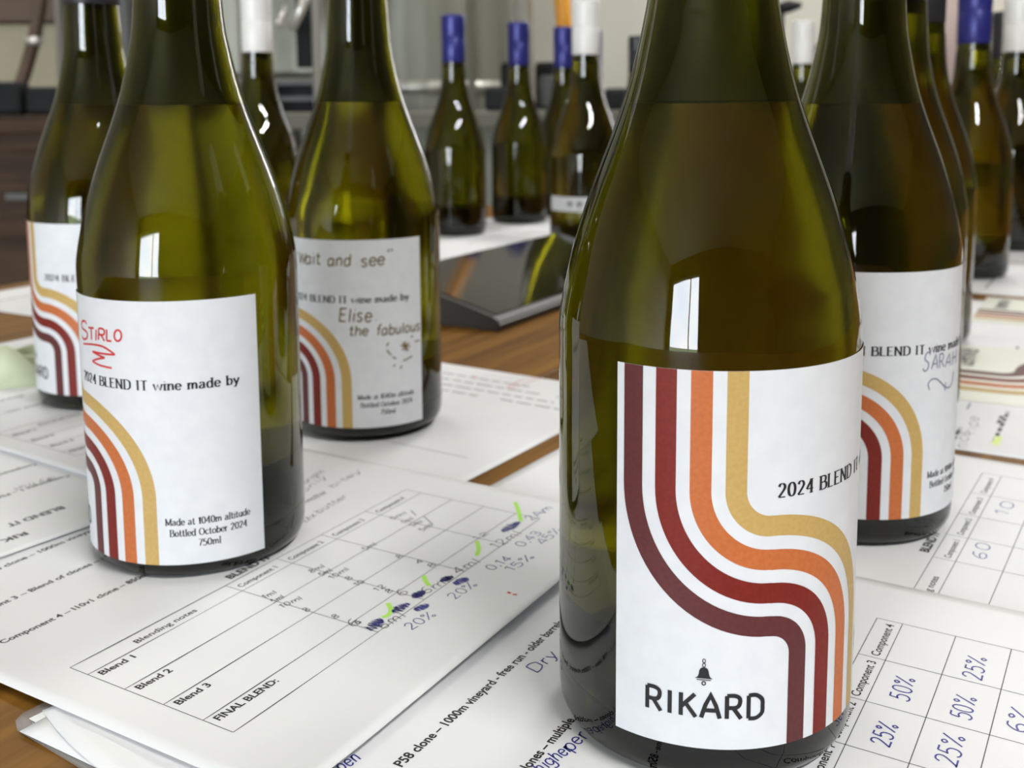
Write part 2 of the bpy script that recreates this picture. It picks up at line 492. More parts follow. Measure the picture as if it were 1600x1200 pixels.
class Print:
    """collects strokes and polygons in a flat (u, v) frame in millimetres, then lays them on a surface"""
    def __init__(self):
        self.bm = bmesh.new()

    def poly(self, pts):
        try:
            self.bm.faces.new([self.bm.verts.new((x, y, 0)) for x, y in pts])
        except ValueError:
            pass

    def strip(self, pts, width):
        """width: number, or a function of the direction"""
        if len(pts) < 2:
            return
        P = [Vector((x, y)) for x, y in pts]
        L, Rr = [], []
        n = len(P)
        for i in range(n):
            d = P[min(i + 1, n - 1)] - P[max(i - 1, 0)]
            if d.length < 1e-9:
                d = Vector((1e-6, 0))
            d.normalize()
            nn = Vector((-d.y, d.x))
            w = (width(d) if callable(width) else width) / 2
            a = P[min(i + 1, n - 1)] - P[i]
            b = P[i] - P[max(i - 1, 0)]
            k = 1.0
            if a.length > 1e-9 and b.length > 1e-9:
                c = max(0.5, math.cos(a.angle(b) / 2)) if a.length and b.length else 1
                k = 1 / c
            L.append(self.bm.verts.new((P[i].x + nn.x * w * k, P[i].y + nn.y * w * k, 0)))
            Rr.append(self.bm.verts.new((P[i].x - nn.x * w * k, P[i].y - nn.y * w * k, 0)))
        for i in range(n - 1):
            self.bm.faces.new((Rr[i], Rr[i + 1], L[i + 1], L[i]))

    def word(self, text, u0, v0, u1, v1, h, width, track=0.0, serif=0.0, slant=0.0, jit=0.0):
        """text along the baseline (u0,v0)-(u1,v1), capital height h"""
        if serif:
            text = text.replace('a', '\u00e4')          # the two-storey a of the label type
        w, st = word_strokes(text, track)
        dx, dy = u1 - u0, v1 - v0
        L = math.hypot(dx, dy)
        ex, ey = dx / L, dy / L
        sx = L / max(w, 1e-6)

        def place(p):
            x, y = p[0] * sx + slant * p[1] * h, p[1] * h
            return (u0 + ex * x - ey * y, v0 + ey * x + ex * y)
        for s in st:
            if jit:
                j = (random.uniform(-jit, jit), random.uniform(-jit, jit))
                s = [(x + j[0], y + j[1]) for x, y in s]
            q = [place(p) for p in s]
            if len(q) > 2 and not callable(width):
                q = catmull(q, 2) if len(q) < 12 else q
            self.strip(q, width)
            if serif:
                for a, b in ((s[0], s[1]), (s[-1], s[-2])):
                    if abs(a[0] - b[0]) < 0.12 * abs(a[1] - b[1]) and len(s) < 4 and min(abs(a[1]), abs(a[1] - 1), abs(a[1] - .66)) < .03:
                        c = place(a)
                        k = serif * h
                        self.strip([(c[0] - ex * k, c[1] - ey * k), (c[0] + ex * k, c[1] + ey * k)], 0.07 * h)

    def line(self, u0, v0, u1, v1, w):
        self.strip([(u0, v0), (u1, v1)], w)

    def scribble(self, u0, v0, u1, v1, h, n, w):
        pts = []
        for i in range(n):
            t = i / (n - 1)
            s = h * (0.5 if i % 2 else -0.5) * random.uniform(0.75, 1.1) * math.sqrt(max(0.12, 1 - (2 * t - 1) ** 2))
            L = math.hypot(u1 - u0, v1 - v0)
            ex, ey = (u1 - u0) / L, (v1 - v0) / L
            x = t * L + random.uniform(-.1, .1) * h
            pts.append((u0 + ex * x - ey * s, v0 + ey * x + ex * s))
        self.strip(catmull(pts, 4), w)

    def font(self, text, u0, v0, u1, v1, h, bold=0.015):
        """sans-serif print with the built-in font, baseline (u0,v0)-(u1,v1), capital height h"""
        c = bpy.data.curves.new('t', 'FONT')
        c.body = text
        c.offset = bold
        c.resolution_u = 3
        o = bpy.data.objects.new('t', c)
        me = bpy.data.meshes.new_from_object(o)
        xs = [v.co.x for v in me.vertices]
        x0, x1 = min(xs), max(xs)
        L = math.hypot(u1 - u0, v1 - v0)
        ex, ey = (u1 - u0) / L, (v1 - v0) / L
        sx, sy = L / (x1 - x0), h / 0.72
        vs = []
        for v in me.vertices:
            x, y = (v.co.x - x0) * sx, v.co.y * sy
            vs.append(self.bm.verts.new((u0 + ex * x - ey * y, v0 + ey * x + ex * y, 0)))
        for p in me.polygons:
            try:
                self.bm.faces.new([vs[i] for i in p.vertices])
            except ValueError:
                pass
        bpy.data.objects.remove(o)
        bpy.data.curves.remove(c)
        bpy.data.meshes.remove(me)

    def mesh(self, name, material, f):
        for v in self.bm.verts:
            v.co = f(v.co.x, v.co.y)
        return bm_mesh(name, self.bm, material)


# ------------------------------------------------------------------ the label artwork, in mm: u along the label, v up
LW, LH = 112.8, 94.5
R_LABEL = 0.0402
SW, PITCH_S = 5.1, 8.4
C1, C2 = (38.6, 65.3), (39.1, 23.6)
R1 = [34.0, 25.6, 17.2, 8.8]           # maroon, red, orange, gold round the first centre
R2 = [7.6, 16.0, 24.4, 32.9]


def stripe_path(i):
    pts = [(C1[0] - R1[i], LH - 0.02), (C1[0] - R1[i], LH - 8), (C1[0] - R1[i], LH - 18)]
    for k in range(25):
        a = math.pi + math.pi / 2 * k / 24
        pts.append((C1[0] + R1[i] * math.cos(a), C1[1] + R1[i] * math.sin(a)))
    for k in range(25):
        a = math.pi / 2 - math.pi / 2 * k / 24
        pts.append((C2[0] + R2[i] * math.cos(a), C2[1] + R2[i] * math.sin(a)))
    pts.append((C2[0] + R2[i], C2[1] / 2))
    pts.append((C2[0] + R2[i], 0.02))
    return pts


def didone(h, stem=0.205, hair=0.075):
    return lambda d: h * (hair + (stem - hair) * abs(d.y) ** 1.3)


def label_prints():
    """(name, material, Print) for every printed part of one label"""
    out = []
    for i, (nm, m) in enumerate((('maroon_stripe', m_maroon), ('red_stripe', m_red), ('orange_stripe', m_orange), ('gold_stripe', m_gold))):
        p = Print()
        p.strip(stripe_path(i), SW)
        out.append((nm, m, p, 0.00005))
    p = Print()
    p.word('2024 BLEND IT wine made by', 40.0, 63.4, 105.0, 63.4, 3.3, didone(3.3, .225, .08), track=.09, serif=.17)
    p.word('Made at 1040m altitude', 77.4, 14.6, 107.2, 14.6, 2.4, didone(2.4, .165, .07), track=.05, serif=.15)
    p.word('Bottled October 2024', 78.8, 10.5, 105.9, 10.5, 2.4, didone(2.4, .165, .07), track=.05, serif=.15)
    p.word('750ml', 88.4, 6.5, 96.2, 6.5, 2.4, didone(2.4, .165, .07), track=.05, serif=.15)
    out.append(('printed_text', m_black, p, 0.0001))
    p = Print()
    p.word('RIKARD', 8.4, 8.1, 37.8, 8.1, 5.9, 1.06, track=.17)
    out.append(('winery_name', m_black, p, 0.0001))
    p = Print()                                           # the little bell over the name
    bc, b0 = 22.9, 15.9
    prof = [(2.15, 2.3), (1.5, 2.75), (1.25, 3.4), (1.1, 4.4), (0.8, 4.95), (0.35, 5.15)]
    for (a, ya), (b, yb) in zip(prof, prof[1:]):
        p.poly([(bc - a, b0 + ya), (bc + a, b0 + ya), (bc + b, b0 + yb), (bc - b, b0 + yb)])
    for k in range(2):
        cyy = b0 + (5.75 if k == 0 else 6.85)
        p.strip([(bc + .36 * math.cos(t * math.pi / 6), cyy + .5 * math.sin(t * math.pi / 6)) for t in range(13)], .2)
    p.line(bc - 1.7, b0 + 1.95, bc + 1.7, b0 + 1.95, .22)
    p.strip([(bc + .42 * math.cos(t * math.pi / 6), b0 + 1.1 + .45 * math.sin(t * math.pi / 6)) for t in range(13)], .3)
    out.append(('bell_emblem', m_black, p, 0.0001))
    return out


def on_cyl(off):
    r = R_LABEL + off
    return lambda u, v: Vector((r * math.sin(u / 1000 / R_LABEL), -r * math.cos(u / 1000 / R_LABEL), v / 1000))


def subdiv_long(p, maxlen=1.5):
    """split long edges so that a print can bend round the bottle"""
    for _ in range(6):
        es = [e for e in p.bm.edges if abs(e.verts[0].co.x - e.verts[1].co.x) > maxlen]
        if not es:
            break
        bmesh.ops.subdivide_edges(p.bm, edges=es, cuts=1)


LABEL_MESHES = []
for nm, m, p, off in label_prints():
    subdiv_long(p)
    LABEL_MESHES.append((nm, p.mesh(nm, m, on_cyl(off))))
bm = bmesh.new()
nu, nv = 72, 12
gv = [[bm.verts.new(on_cyl(0)(LW * i / nu, LH * j / nv)) for j in range(nv + 1)] for i in range(nu + 1)]
for i in range(nu):
    for j in range(nv):
        f = bm.faces.new((gv[i][j], gv[i + 1][j], gv[i + 1][j + 1], gv[i][j + 1]))
        f.smooth = True
LABEL_BASE = bm_mesh('label', bm, m_label)

# ------------------------------------------------------------------ bottles
OUT = [(0.0, 0.030), (0.010, 0.027), (0.018, 0.020), (0.025, 0.010), (0.031, 0.0025), (0.034, 0.0), (0.0365, 0.0006), (0.0385, 0.0022), (0.0396, 0.0048), (0.0400, 0.0085), (0.0400, 0.014), (0.0400, 0.05), (0.0400, 0.1085),
       (0.0398, 0.1115), (0.0393, 0.115), (0.0381, 0.1212), (0.0364, 0.1288), (0.0341, 0.1370), (0.0313, 0.1455), (0.0283, 0.1535), (0.0249, 0.1625), (0.0222, 0.1705), (0.0199, 0.1790), (0.0181, 0.1875),
       (0.0166, 0.1960), (0.0160, 0.2030), (0.0156, 0.2100), (0.0151, 0.2180), (0.0147, 0.2260), (0.0146, 0.2700), (0.0149, 0.2720), (0.0149, 0.2790), (0.0142, 0.2806)]
HEEL_TO = 10                                          # outer faces below the ninth ring are the thick heel


def smooth_prof(pr, n=3):
    """monotone cubic r(z) through the points, so that the wall has no ripples"""
    m = len(pr)
    h = [pr[i + 1][1] - pr[i][1] for i in range(m - 1)]
    s = [(pr[i + 1][0] - pr[i][0]) / h[i] for i in range(m - 1)]
    g = [0.0] * m
    g[0], g[-1] = s[0], s[-1]
    for i in range(1, m - 1):
        g[i] = 0.0 if s[i - 1] * s[i] <= 0 else 3 * (h[i - 1] + h[i]) / ((2 * h[i] + h[i - 1]) / s[i - 1] + (h[i] + 2 * h[i - 1]) / s[i])
    out = []
    for i in range(m - 1):
        for k in range(n):
            t = k / n
            out.append(((2 * t ** 3 - 3 * t * t + 1) * pr[i][0] + (t ** 3 - 2 * t * t + t) * h[i] * g[i] + (3 * t * t - 2 * t ** 3) * pr[i + 1][0] + (t ** 3 - t * t) * h[i] * g[i + 1], pr[i][1] + h[i] * t))
    out.append(pr[-1])
    return out


def bottle_meshes(fill):
    body = [p for p in OUT if p[1] >= 0.05 or p[0] >= 0.0400]
    k0 = OUT.index((0.0400, 0.05))
    low = OUT[:k0]
    outer = low + smooth_prof(OUT[k0:], 3)
    # inner wall
    wall = lambda z: 0.0030 if z < 0.20 else 0.0030 - 0.0002
    inner = []
    for r, z in reversed(smooth_prof(OUT[k0:], 3)):
        if z < 0.278:
            inner.append((r - wall(z), z))
    ins = []
    done = False
    for a in inner:
        if not done and a[1] <= fill:
            if ins:
                b = ins[-1]
                t = (fill - a[1]) / (b[1] - a[1])
                ins.append((a[0] + (b[0] - a[0]) * t, fill))
                rf = ins[-1][0]
            done = True
        ins.append(a)
    ins += [(0.0370, 0.036), (0.0369, 0.024), (0.0362, 0.016), (0.0348, 0.0118), (0.0328, 0.0115), (0.0280, 0.0165), (0.0200, 0.027), (0.0110, 0.0335), (0.0, 0.036)]
    prof = outer + ins
    n_out = len(outer)

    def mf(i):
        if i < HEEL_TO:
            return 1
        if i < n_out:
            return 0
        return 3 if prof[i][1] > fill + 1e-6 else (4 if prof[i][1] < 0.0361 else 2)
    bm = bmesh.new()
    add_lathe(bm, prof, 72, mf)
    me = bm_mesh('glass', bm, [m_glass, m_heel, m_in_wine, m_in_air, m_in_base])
    bm = bmesh.new()
    add_lathe(bm, [(0, fill), (rf - 0.0006, fill), (rf - 0.00005, fill + 0.0006)], 48)
    bmesh.ops.reverse_faces(bm, faces=bm.faces[:])
    bm.normal_update()
    if sum(f.normal.z for f in bm.faces) < 0:
        bmesh.ops.reverse_faces(bm, faces=bm.faces[:])
    return me, bm_mesh('wine', bm, m_wine_top)


GLASS_OPEN, WINE_OPEN = bottle_meshes(0.1672)
GLASS_FULL, WINE_FULL = bottle_meshes(0.2150)

cap_prof = [(0.0150, 0.2222), (0.01515, 0.2226), (0.01525, 0.2520), (0.0149, 0.2526), (0.0149, 0.2534), (0.01535, 0.2540), (0.01535, 0.2560), (0.0151, 0.2566), (0.0154, 0.2590),
            (0.0154, 0.2790), (0.0150, 0.2812), (0.0140, 0.2820), (0.0, 0.2820)]
CAPS = {}
for nm, m in (('white', m_cap_white), ('blue', m_cap_blue), ('black', m_cap_black)):
    bm = bmesh.new()
    add_lathe(bm, cap_prof, 40)
    CAPS[nm] = bm_mesh('screw_cap', bm, m)


def wine_bottle(xy, z, label, cap='white', full=False, art=None, base=0.0, group=None, turn=0.0):
    o = empty('wine_bottle', (xy[0] / 1000, xy[1] / 1000, z), turn)
    tag(o, label, 'bottle', group)
    mesh_ob('glass', GLASS_FULL if full else GLASS_OPEN, o)
    mesh_ob('wine', WINE_FULL if full else WINE_OPEN, o)
    if cap:
        mesh_ob('screw_cap', CAPS[cap], o)
    if art is not None:
        lb = mesh_ob('label', LABEL_BASE, o)
        lb.rotation_euler = (0, 0, -art / 1000 / R_LABEL)
        lb.location = (0, 0, base / 1000)
        for nm, me in LABEL_MESHES:
            mesh_ob(nm, me, lb)


        return o, lb
    return o


def label_uv(xy, z, art, base, px, py):
    """label coordinates (mm) of a pixel of the photograph that shows the label of the bottle standing at xy"""
    d = ray(px, py)
    X, Y = xy[0] / 1000, xy[1] / 1000
    a = d.x ** 2 + d.y ** 2
    b = -2 * (d.x * X + d.y * Y)
    c = X * X + Y * Y - R_LABEL ** 2
    D = max(b * b - 4 * a * c, 0.0)
    t = (-b - math.sqrt(D)) / 2 / a
    ang = math.atan2(d.x * t - X, -(d.y * t - Y))
    return (ang * R_LABEL * 1000 + art, (CAM_H + d.z * t - z) * 1000 - base)


B_F, B_S, B_E, B_B, B_A = (53.7, 283.0), (-120.6, 399.9), (-75.9, 556.7), (-231.7, 608.2), (140.5, 427.0)
Z_P0, Z_P1, Z_PB, Z_ONE = 0.0015, 0.0022, 0.0031, 0.00055
LABELLED = {
 'front': (B_F, Z_P0, 29.9, 11.0), 'red': (B_S, Z_P1, 77.8, 6.2), 'brown': (B_E, Z_PB, 76.6, 6.0), 'far': (B_B, Z_PB, 61.4, 9.3), 'grey': (B_A, Z_ONE, 58.4, 11.6)}
bot_front, lab_front = wine_bottle(*LABELLED['front'][:2], 'large olive-green wine bottle nearest us, striped label with winery name and bell facing us', 'white', art=29.9, base=11.0, group='wine bottles with striped labels')
bot_red, lab_red = wine_bottle(*LABELLED['red'][:2], 'olive-green wine bottle with red handwriting and red zigzag on its striped label', 'white', art=77.8, base=6.2, group='wine bottles with striped labels')
bot_brown, lab_brown = wine_bottle(*LABELLED['brown'][:2], 'olive-green wine bottle with brown handwriting and a small star on its striped label', 'white', art=76.6, base=6.0, group='wine bottles with striped labels')
bot_far, lab_far = wine_bottle(*LABELLED['far'][:2], 'black-capped wine bottle with striped label, half hidden behind the red-written bottle', 'black', art=61.4, base=9.3, group='wine bottles with striped labels')
bot_grey, lab_grey = wine_bottle(*LABELLED['grey'][:2], 'olive-green wine bottle with grey-blue pen on its striped label, behind the nearest bottle', 'white', art=58.4, base=11.6, group='wine bottles with striped labels')


def pen_on_label(key, lb, name, items, material, w):
    xy, z, art, base = LABELLED[key]
    f = lambda q: label_uv(xy, z, art, base, *q)
    p = Print()
    for it in items:
        if isinstance(it[0], str):
            txt, a, b, h = it[:4]
            a, b = f(a), f(b)
            p.word(txt, a[0], a[1], b[0], b[1], h, w, track=.06, slant=it[4] if len(it) > 4 else .12, jit=.025)
        else:
            pts = [f(q) for q in it]
            p.strip(catmull(pts, 5) if len(pts) > 2 else pts, w)
    subdiv_long(p)
    mesh_ob(name, p.mesh(name, material, on_cyl(0.00016)), lb)


pen_on_label('red', lab_red, 'red_handwriting', [
    ('S', (128, 529), (139, 530), 6.6, .1), ('T', (139, 530), (148, 531), 4.2), ('I', (148, 531), (153, 532), 3.9), ('R', (153, 531), (164, 533), 4.2), ('L', (165, 532), (175, 533), 4.0), ('O', (178, 533), (191, 533), 3.9),
    [(131, 537), (145, 538), (160, 541), (172, 548), (180, 554)], [(180, 554), (165, 553), (145, 549)], [(145, 549), (155, 555), (164, 559)], [(164, 559), (152, 561), (145, 564)], [(145, 564), (155, 570), (175, 575)]], m_redpen, 0.7)
pen_on_label('brown', lab_brown, 'brown_handwriting', [
    ('"', (459, 408), (465, 409), 5), ('W', (467, 410), (477, 412), 5.2), ('ait', (477, 412), (501, 413), 6), ('and', (512, 415), (548, 415), 5.6), ('see', (563, 417), (601, 413), 6.0), ('"', (603, 408), (614, 407), 6),
    ('Elise', (528, 502), (580, 502), 6.6), ('.', (586, 501), (590, 501), 5), ('the', (545, 524), (575, 524), 5), ('fabulous', (588, 524), (655, 516), 5.2),
    [(633, 533), (634, 549)], [(626, 540), (641, 541)], [(628, 547), (639, 535)], [(629, 535), (638, 548)],
    [(604, 541), (607, 535)], [(604, 547), (611, 555)], [(613, 558), (619, 560)], [(630, 564), (644, 556)], [(642, 527), (645, 524)], [(648, 534), (655, 531)], [(614, 572), (618, 570)], [(625, 576), (628, 571)]], m_brownpen, 0.74)
pen_on_label('grey', lab_grey, 'pen_handwriting', [
    ('S', (1440, 581), (1451, 579), 7, .2), ('A', (1455, 577), (1464, 575), 5.2), ('R', (1466, 576), (1474, 572), 5.4), ('A', (1476, 573), (1484, 571), 4.8), ('H', (1486, 571), (1493, 566), 5.2),
    [(1452, 609), (1450, 600), (1455, 593), (1463, 592), (1470, 598), (1476, 604), (1482, 605), (1487, 597), (1489, 580)], [(1477, 597), (1476, 610)]], m_greypen, 0.6)

# unlabelled bottles further back
G1 = 'blue-capped wine bottles at the back of the table'
wine_bottle((-68.0, 1394.1), Z_ONE, 'blue-capped wine bottle, leftmost of the row behind the black terminal', 'blue', True, group=G1)
wine_bottle((17.4, 1531.2), Z_ONE, 'blue-capped wine bottle, second from left in the row behind the black terminal', 'blue', True, group=G1)
wine_bottle((86.0, 1618.0), 0.0, 'blue-capped wine bottle just left of the central white-capped one, under the amber strap', 'blue', True, group=G1)
wine_bottle((135.0, 1702.0), 0.0, 'blue-capped wine bottle almost hidden behind the right side of the central white-capped one', 'blue', True, group=G1)
wine_bottle((446.5, 1033.9), Z_ONE, 'blue-capped wine bottle standing on white paper near the right edge of the photo', 'blue', True, group=G1)
wine_bottle((213.0, 591.0), Z_ONE, 'blue-capped wine bottle directly behind the grey-pen bottle, in front of the black-capped one', 'blue', True, group=G1)
G2 = 'white-capped wine bottles at the back of the table'
wine_bottle((-251.0, 1090.0), 0.0, 'white-capped wine bottle behind the gap between the red-written and brown-written bottles', 'white', True, group=G2)
mid = wine_bottle((88.0, 1200.0), 0.0, 'white-capped wine bottle with a narrow pale band, left of the nearest bottle', 'white', True, group=G2)
wine_bottle((421.0, 1534.0), 0.0, 'small distant white-capped wine bottle in the gap right of the nearest bottle', 'white', True, group=G2)
wine_bottle((576.6, 1220.7), Z_ONE, 'white-capped wine bottle cut off by the right edge of the photo', 'white', True, group=G2)
G3 = 'black-capped wine bottles at the back of the table'
wine_bottle((291.0, 758.0), Z_ONE, 'black-capped wine bottle behind the grey-pen bottle, left of the blue-capped one', 'black', True, group=G3)
wine_bottle((644.0, 1400.0), 0.0, 'black-capped wine bottle showing between the right-hand blue-capped and white-capped bottles', 'black', True, group=G3)
wine_bottle((224.0, 1850.0), 0.0, 'distant black-capped wine bottle right of the central white cap, beside the nearest bottle', 'black', True, group=G3)
# the pale band on the central white-capped bottle
bm = bmesh.new()
prev = None
for i in range(41):
    a = R(-75 + 150 * i / 40)
    q = [bm.verts.new((0.0402 * math.sin(a), -0.0402 * math.cos(a), z)) for z in (0.051, 0.067)]
    if prev:
        bm.faces.new((prev[0], q[0], q[1], prev[1])).smooth = True
    prev = q
band = bm_ob('label_band', bm, m_label, mid)
p = Print()
for k in range(5):
    p.scribble(-24 + k * 11, 59, -17 + k * 11, 59, 7, 5, 1.4)
subdiv_long(p)
mesh_ob('smudged_print', p.mesh('smudged_print', m_line, on_cyl(0.0001)), band)
# ------------------------------------------------------------------ papers. Sheet frame in mm: a along the print lines, b down the page; local x = a, local y = -b
class Sheet:
    def __init__(self, name, label, theta, ref, a0, a1, b0, b1, z, group='sheets of office paper on the table', curl=None, material=None, thick=0.00012, cat='paper'):
        self.z, self.curl = z, curl
        self.ref, self.th = ref, R(theta)
        self.box = (a0, a1, b0, b1)
        nx, ny = 44, 56
        bm = bmesh.new()
        top = [[bm.verts.new(self.p(a0 + (a1 - a0) * i / nx, b0 + (b1 - b0) * j / ny, thick)) for j in range(ny + 1)] for i in range(nx + 1)]
        bot = [[bm.verts.new(self.p(a0 + (a1 - a0) * i / nx, b0 + (b1 - b0) * j / ny, 0)) for j in range(ny + 1)] for i in range(nx + 1)]
        for i in range(nx):
            for j in range(ny):
                bm.faces.new((top[i][j], top[i][j + 1], top[i + 1][j + 1], top[i + 1][j])).smooth = True
                bm.faces.new((bot[i][j], bot[i + 1][j], bot[i + 1][j + 1], bot[i][j + 1])).smooth = True
        for i in range(nx):
            bm.faces.new((top[i][0], top[i + 1][0], bot[i + 1][0], bot[i][0]))
            bm.faces.new((top[i + 1][ny], top[i][ny], bot[i][ny], bot[i + 1][ny]))
        for j in range(ny):
            bm.faces.new((top[0][j + 1], top[0][j], bot[0][j], bot[0][j + 1]))
            bm.faces.new((top[nx][j], top[nx][j + 1], bot[nx][j + 1], bot[nx][j]))
        bmesh.ops.recalc_face_normals(bm, faces=bm.faces[:])
        self.thick = thick
        self.ob = bm_ob(name, bm, material or m_paper)
        self.ob.location = (ref[0] / 1000, ref[1] / 1000, z)
        self.ob.rotation_euler = (0, 0, self.th)
        tag(self.ob, label, cat, group)
        self.prints = {}

    def h(self, a, b):
        return self.curl(a, b, self.box) if self.curl else 0.0

    def p(self, a, b, up):
        return Vector((a / 1000, -b / 1000, self.h(a, b) + up))

    def px(self, x, y):
        """sheet coordinates (a, b) of a pixel of the photograph"""
        g = at(x, y, self.z)
        d = (g.x * 1000 - self.ref[0], g.y * 1000 - self.ref[1])
        c, s = math.cos(self.th), math.sin(self.th)
        return (d[0] * c + d[1] * s, d[0] * s - d[1] * c)

    def layer(self, name, material, order=0):
        k = name
        if k not in self.prints:
            self.prints[k] = (Print(), material, order)
        return self.prints[k][0]

    def text(self, s, a0, b, a1, h=2.8, bold=.027, flip=False, name='printed_text'):
        P_ = self.layer(name, m_black)
        if flip:
            P_.font(s, a0, -b, a1, -b, h, bold)
        else:
            P_.font(s, a0, -b, a1, -b, h, bold)

    def rule(self, a0, b0, a1, b1, w=.28):
        self.layer('table_rules', m_line).line(a0, -b0, a1, -b1, w)

    def write(self, s, q0, q1, h, name='pen_notes', material=None, w=.42, slant=.15):
        """pen writing between two pixels of the photograph"""
        a, b = self.px(*q0)
        c, d = self.px(*q1)
        self.layer(name, material or m_pencil, 1).word(s, a, -b, c, -d, h, w, track=.05, slant=slant, jit=.03)

    def pen(self, qs, name='pen_notes', material=None, w=.42):
        pts = [self.px(*q) for q in qs]
        pts = [(a, -b) for a, b in pts]
        self.layer(name, material or m_pencil, 1).strip(catmull(pts, 5) if len(pts) > 2 else pts, w)

    def blot(self, q0, q1, h, name, material, n=16, w=.5):
        a, b = self.px(*q0)
        c, d = self.px(*q1)
        self.layer(name, material, 2).scribble(a, -b, c, -d, h * 1.25, n, w)

    def done(self):
        for k, (P_, m, order) in self.prints.items():
            up = self.thick + 0.00004 + 0.00003 * order
            if self.curl:
                bmesh.ops.triangulate(P_.bm, faces=P_.bm.faces[:])
                for _ in range(3):
                    es = [e for e in P_.bm.edges if e.calc_length() > 14]
                    if not es:
                        break
                    bmesh.ops.subdivide_edges(P_.bm, edges=es, cuts=1)
            mesh_ob(k, P_.mesh(k, m, lambda u, v: self.p(u, -v, up)), self.ob)


ROWS = [0, 8, 24, 40, 55.5, 66.8]


def form(sh, cols, header=True, comps=None, title=True, names=True):
    """the printed form; table's top left corner is (a, b) = (0, 0) of the sheet frame"""
    w = cols[-1]
    for b in ROWS:
        sh.rule(0, b, w, b)
    for a in cols:
        sh.rule(a, 0, a, ROWS[-1])
    if header:
        sh.text('Blending notes', 20.5, 5.6, 45.5, 2.6, .014)
        for i in range(4):
            sh.text('Component %d' % (i + 1), cols[i + 1] + 1.8, 5.8, min(cols[i + 1] + 20.5, cols[i + 2] - 2.2), 2.6, .016)
    if names:
        for i in range(3):
            sh.text('Blend %d' % (i + 1), 2.2, ROWS[i + 1] + 4.0, 14.6, 2.8)
        sh.text('FINAL BLEND:', 2.2, ROWS[4] + 4.0, 26, 2.8)
    if title:
        sh.text('BLEND IT', 68.5, -2.2, 89.5, 3.4, .035)
    for b, s, a0, a1 in comps or []:
        sh.text(s, a0, b, a1, 2.8)


def edge_curl(left=0.0, right=0.0, top=0.0, bottom=0.0, depth=30.0):
    def f(a, b, box):
        a0, a1, b0, b1 = box
        s = lambda d, hgt: hgt / 1000 * max(0.0, 1 - d / depth) ** 2
        return s(a - a0, left) + s(a1 - a, right) + s(b - b0, top) + s(b1 - b, bottom)
    return f


# the clear sleeve at the near left corner with its sheet inside
sl_ref = (-139.8, 276.5)
sleeve = Sheet('document_sleeve', 'clear plastic sleeve with rounded corner, lowest in the pile at the near left', 54.5, sl_ref, 0, 222, 0, 310, 0.0001, group=None, material=m_sleeve, thick=0.0007, cat='sleeve')
bm = boxbm(0.0042, 0.214, -0.300, -0.0045, 0.00085, 0.00098)
bm_ob('paper_insert', bm, m_paper, sleeve.ob)
for v in sleeve.ob.data.vertices:                     # round the sleeve's visible corner
    x, y = v.co.x, -v.co.y
    r = 0.006
    if x < r and y < r:
        dx, dy = r - x, r - y
        k = max(dx, dy)
        L = math.hypot(dx, dy)
        if L > 1e-9 and L > k:
            v.co.x, v.co.y = r - dx * k / L, -(r - dy * k / L)

# a loose sheet with a curled corner between the sleeve and the big form
l0, l1 = at(66, 1110, 0.0012), at(178, 1216, 0.0012)
la_ = math.degrees(math.atan2(l1.y - l0.y, l1.x - l0.x)) + 90
loose = Sheet('loose_sheet', 'white sheet with a curled edge sticking out of the pile at the near left corner', la_, (l0.x * 1000, l0.y * 1000), 0, 200, 0, 150, 0.00112, group=None)
for v in loose.ob.data.vertices:                      # its edge is worn into a shallow curve, lifted a little
    k = max(0.0, 1 - v.co.x / 0.02) * math.sin(math.pi * min(1.0, -v.co.y / 0.050))
    v.co.x -= 0.0022 * k
    v.co.z += 0.0012 * k

# P4: the form under the grey-pen bottle
p4 = Sheet('blending_form', 'white form with printed table under the grey-pen bottle, its near edge under another form', 57, (216.0, 470.0), -171.2 - 18, 21, -182, 115, 0.0002)
sh = p4
sh.ref4 = None
# frame of p4 has its table's top right corner at a = 0
for b in ROWS:
    sh.rule(-171.2, b, 0, b)
for a in (-171.2, -107, -82, -57, -29, 0):
    sh.rule(a, 0, a, 66.8)
for i, (a, e) in enumerate(((-105, -86), (-80, -61), (-55, -34), (-27, -6))):
    sh.text('Component %d' % (i + 1), a, 5.8, e, 2.5, .014)
sh.text('Blending notes', -151, 5.6, -124, 2.6, .014)
sh.text('BLEND IT', -104, -2.2, -82, 3.4, .035)
sh.write('10', (1574, 808), (1586, 786), 5, 'pen_notes', m_bluepen)
sh.write('60', (1540, 876), (1549, 852), 5, 'pen_notes', m_bluepen)
sh.done()

# PE: the sheet under the brown-written bottle; its print runs down the table
pe_ref = (0.0, 0.0)
sh = Sheet('tasting_sheet', 'white sheet under the brown-written bottle, a red pen mark at its far side', 57, pe_ref, 342, 552, -566, -269, 0.0002)
P_ = sh.layer('printed_text', m_line)


def blur_line(a, b0, b1, h=2.4):
    """a line of small print that reads across the sheet (from -b to +b)"""
    u = b0
    while u < b1:
        L = min(random.uniform(5, 12), b1 - u)
        P_.strip([(a, -u), (a, -(u + L))], h * .55)
        u += L + 2.2


for a, b0, b1 in ((531, -395, -330), (520, -400, -315), (509, -380, -300), (498, -420, -345), (520, -305, -275), (499, -330, -290)):
    blur_line(a, b0, b1)
sh.rule(405, -420, 405, -287, .4)
for qs in ([(792, 607), (815, 594), (838, 590)], [(795, 609), (825, 598), (848, 591)], [(738, 588), (748, 591)]):
    sh.pen(qs, 'red_pen_mark', m_redpen, .7)
sh.done()

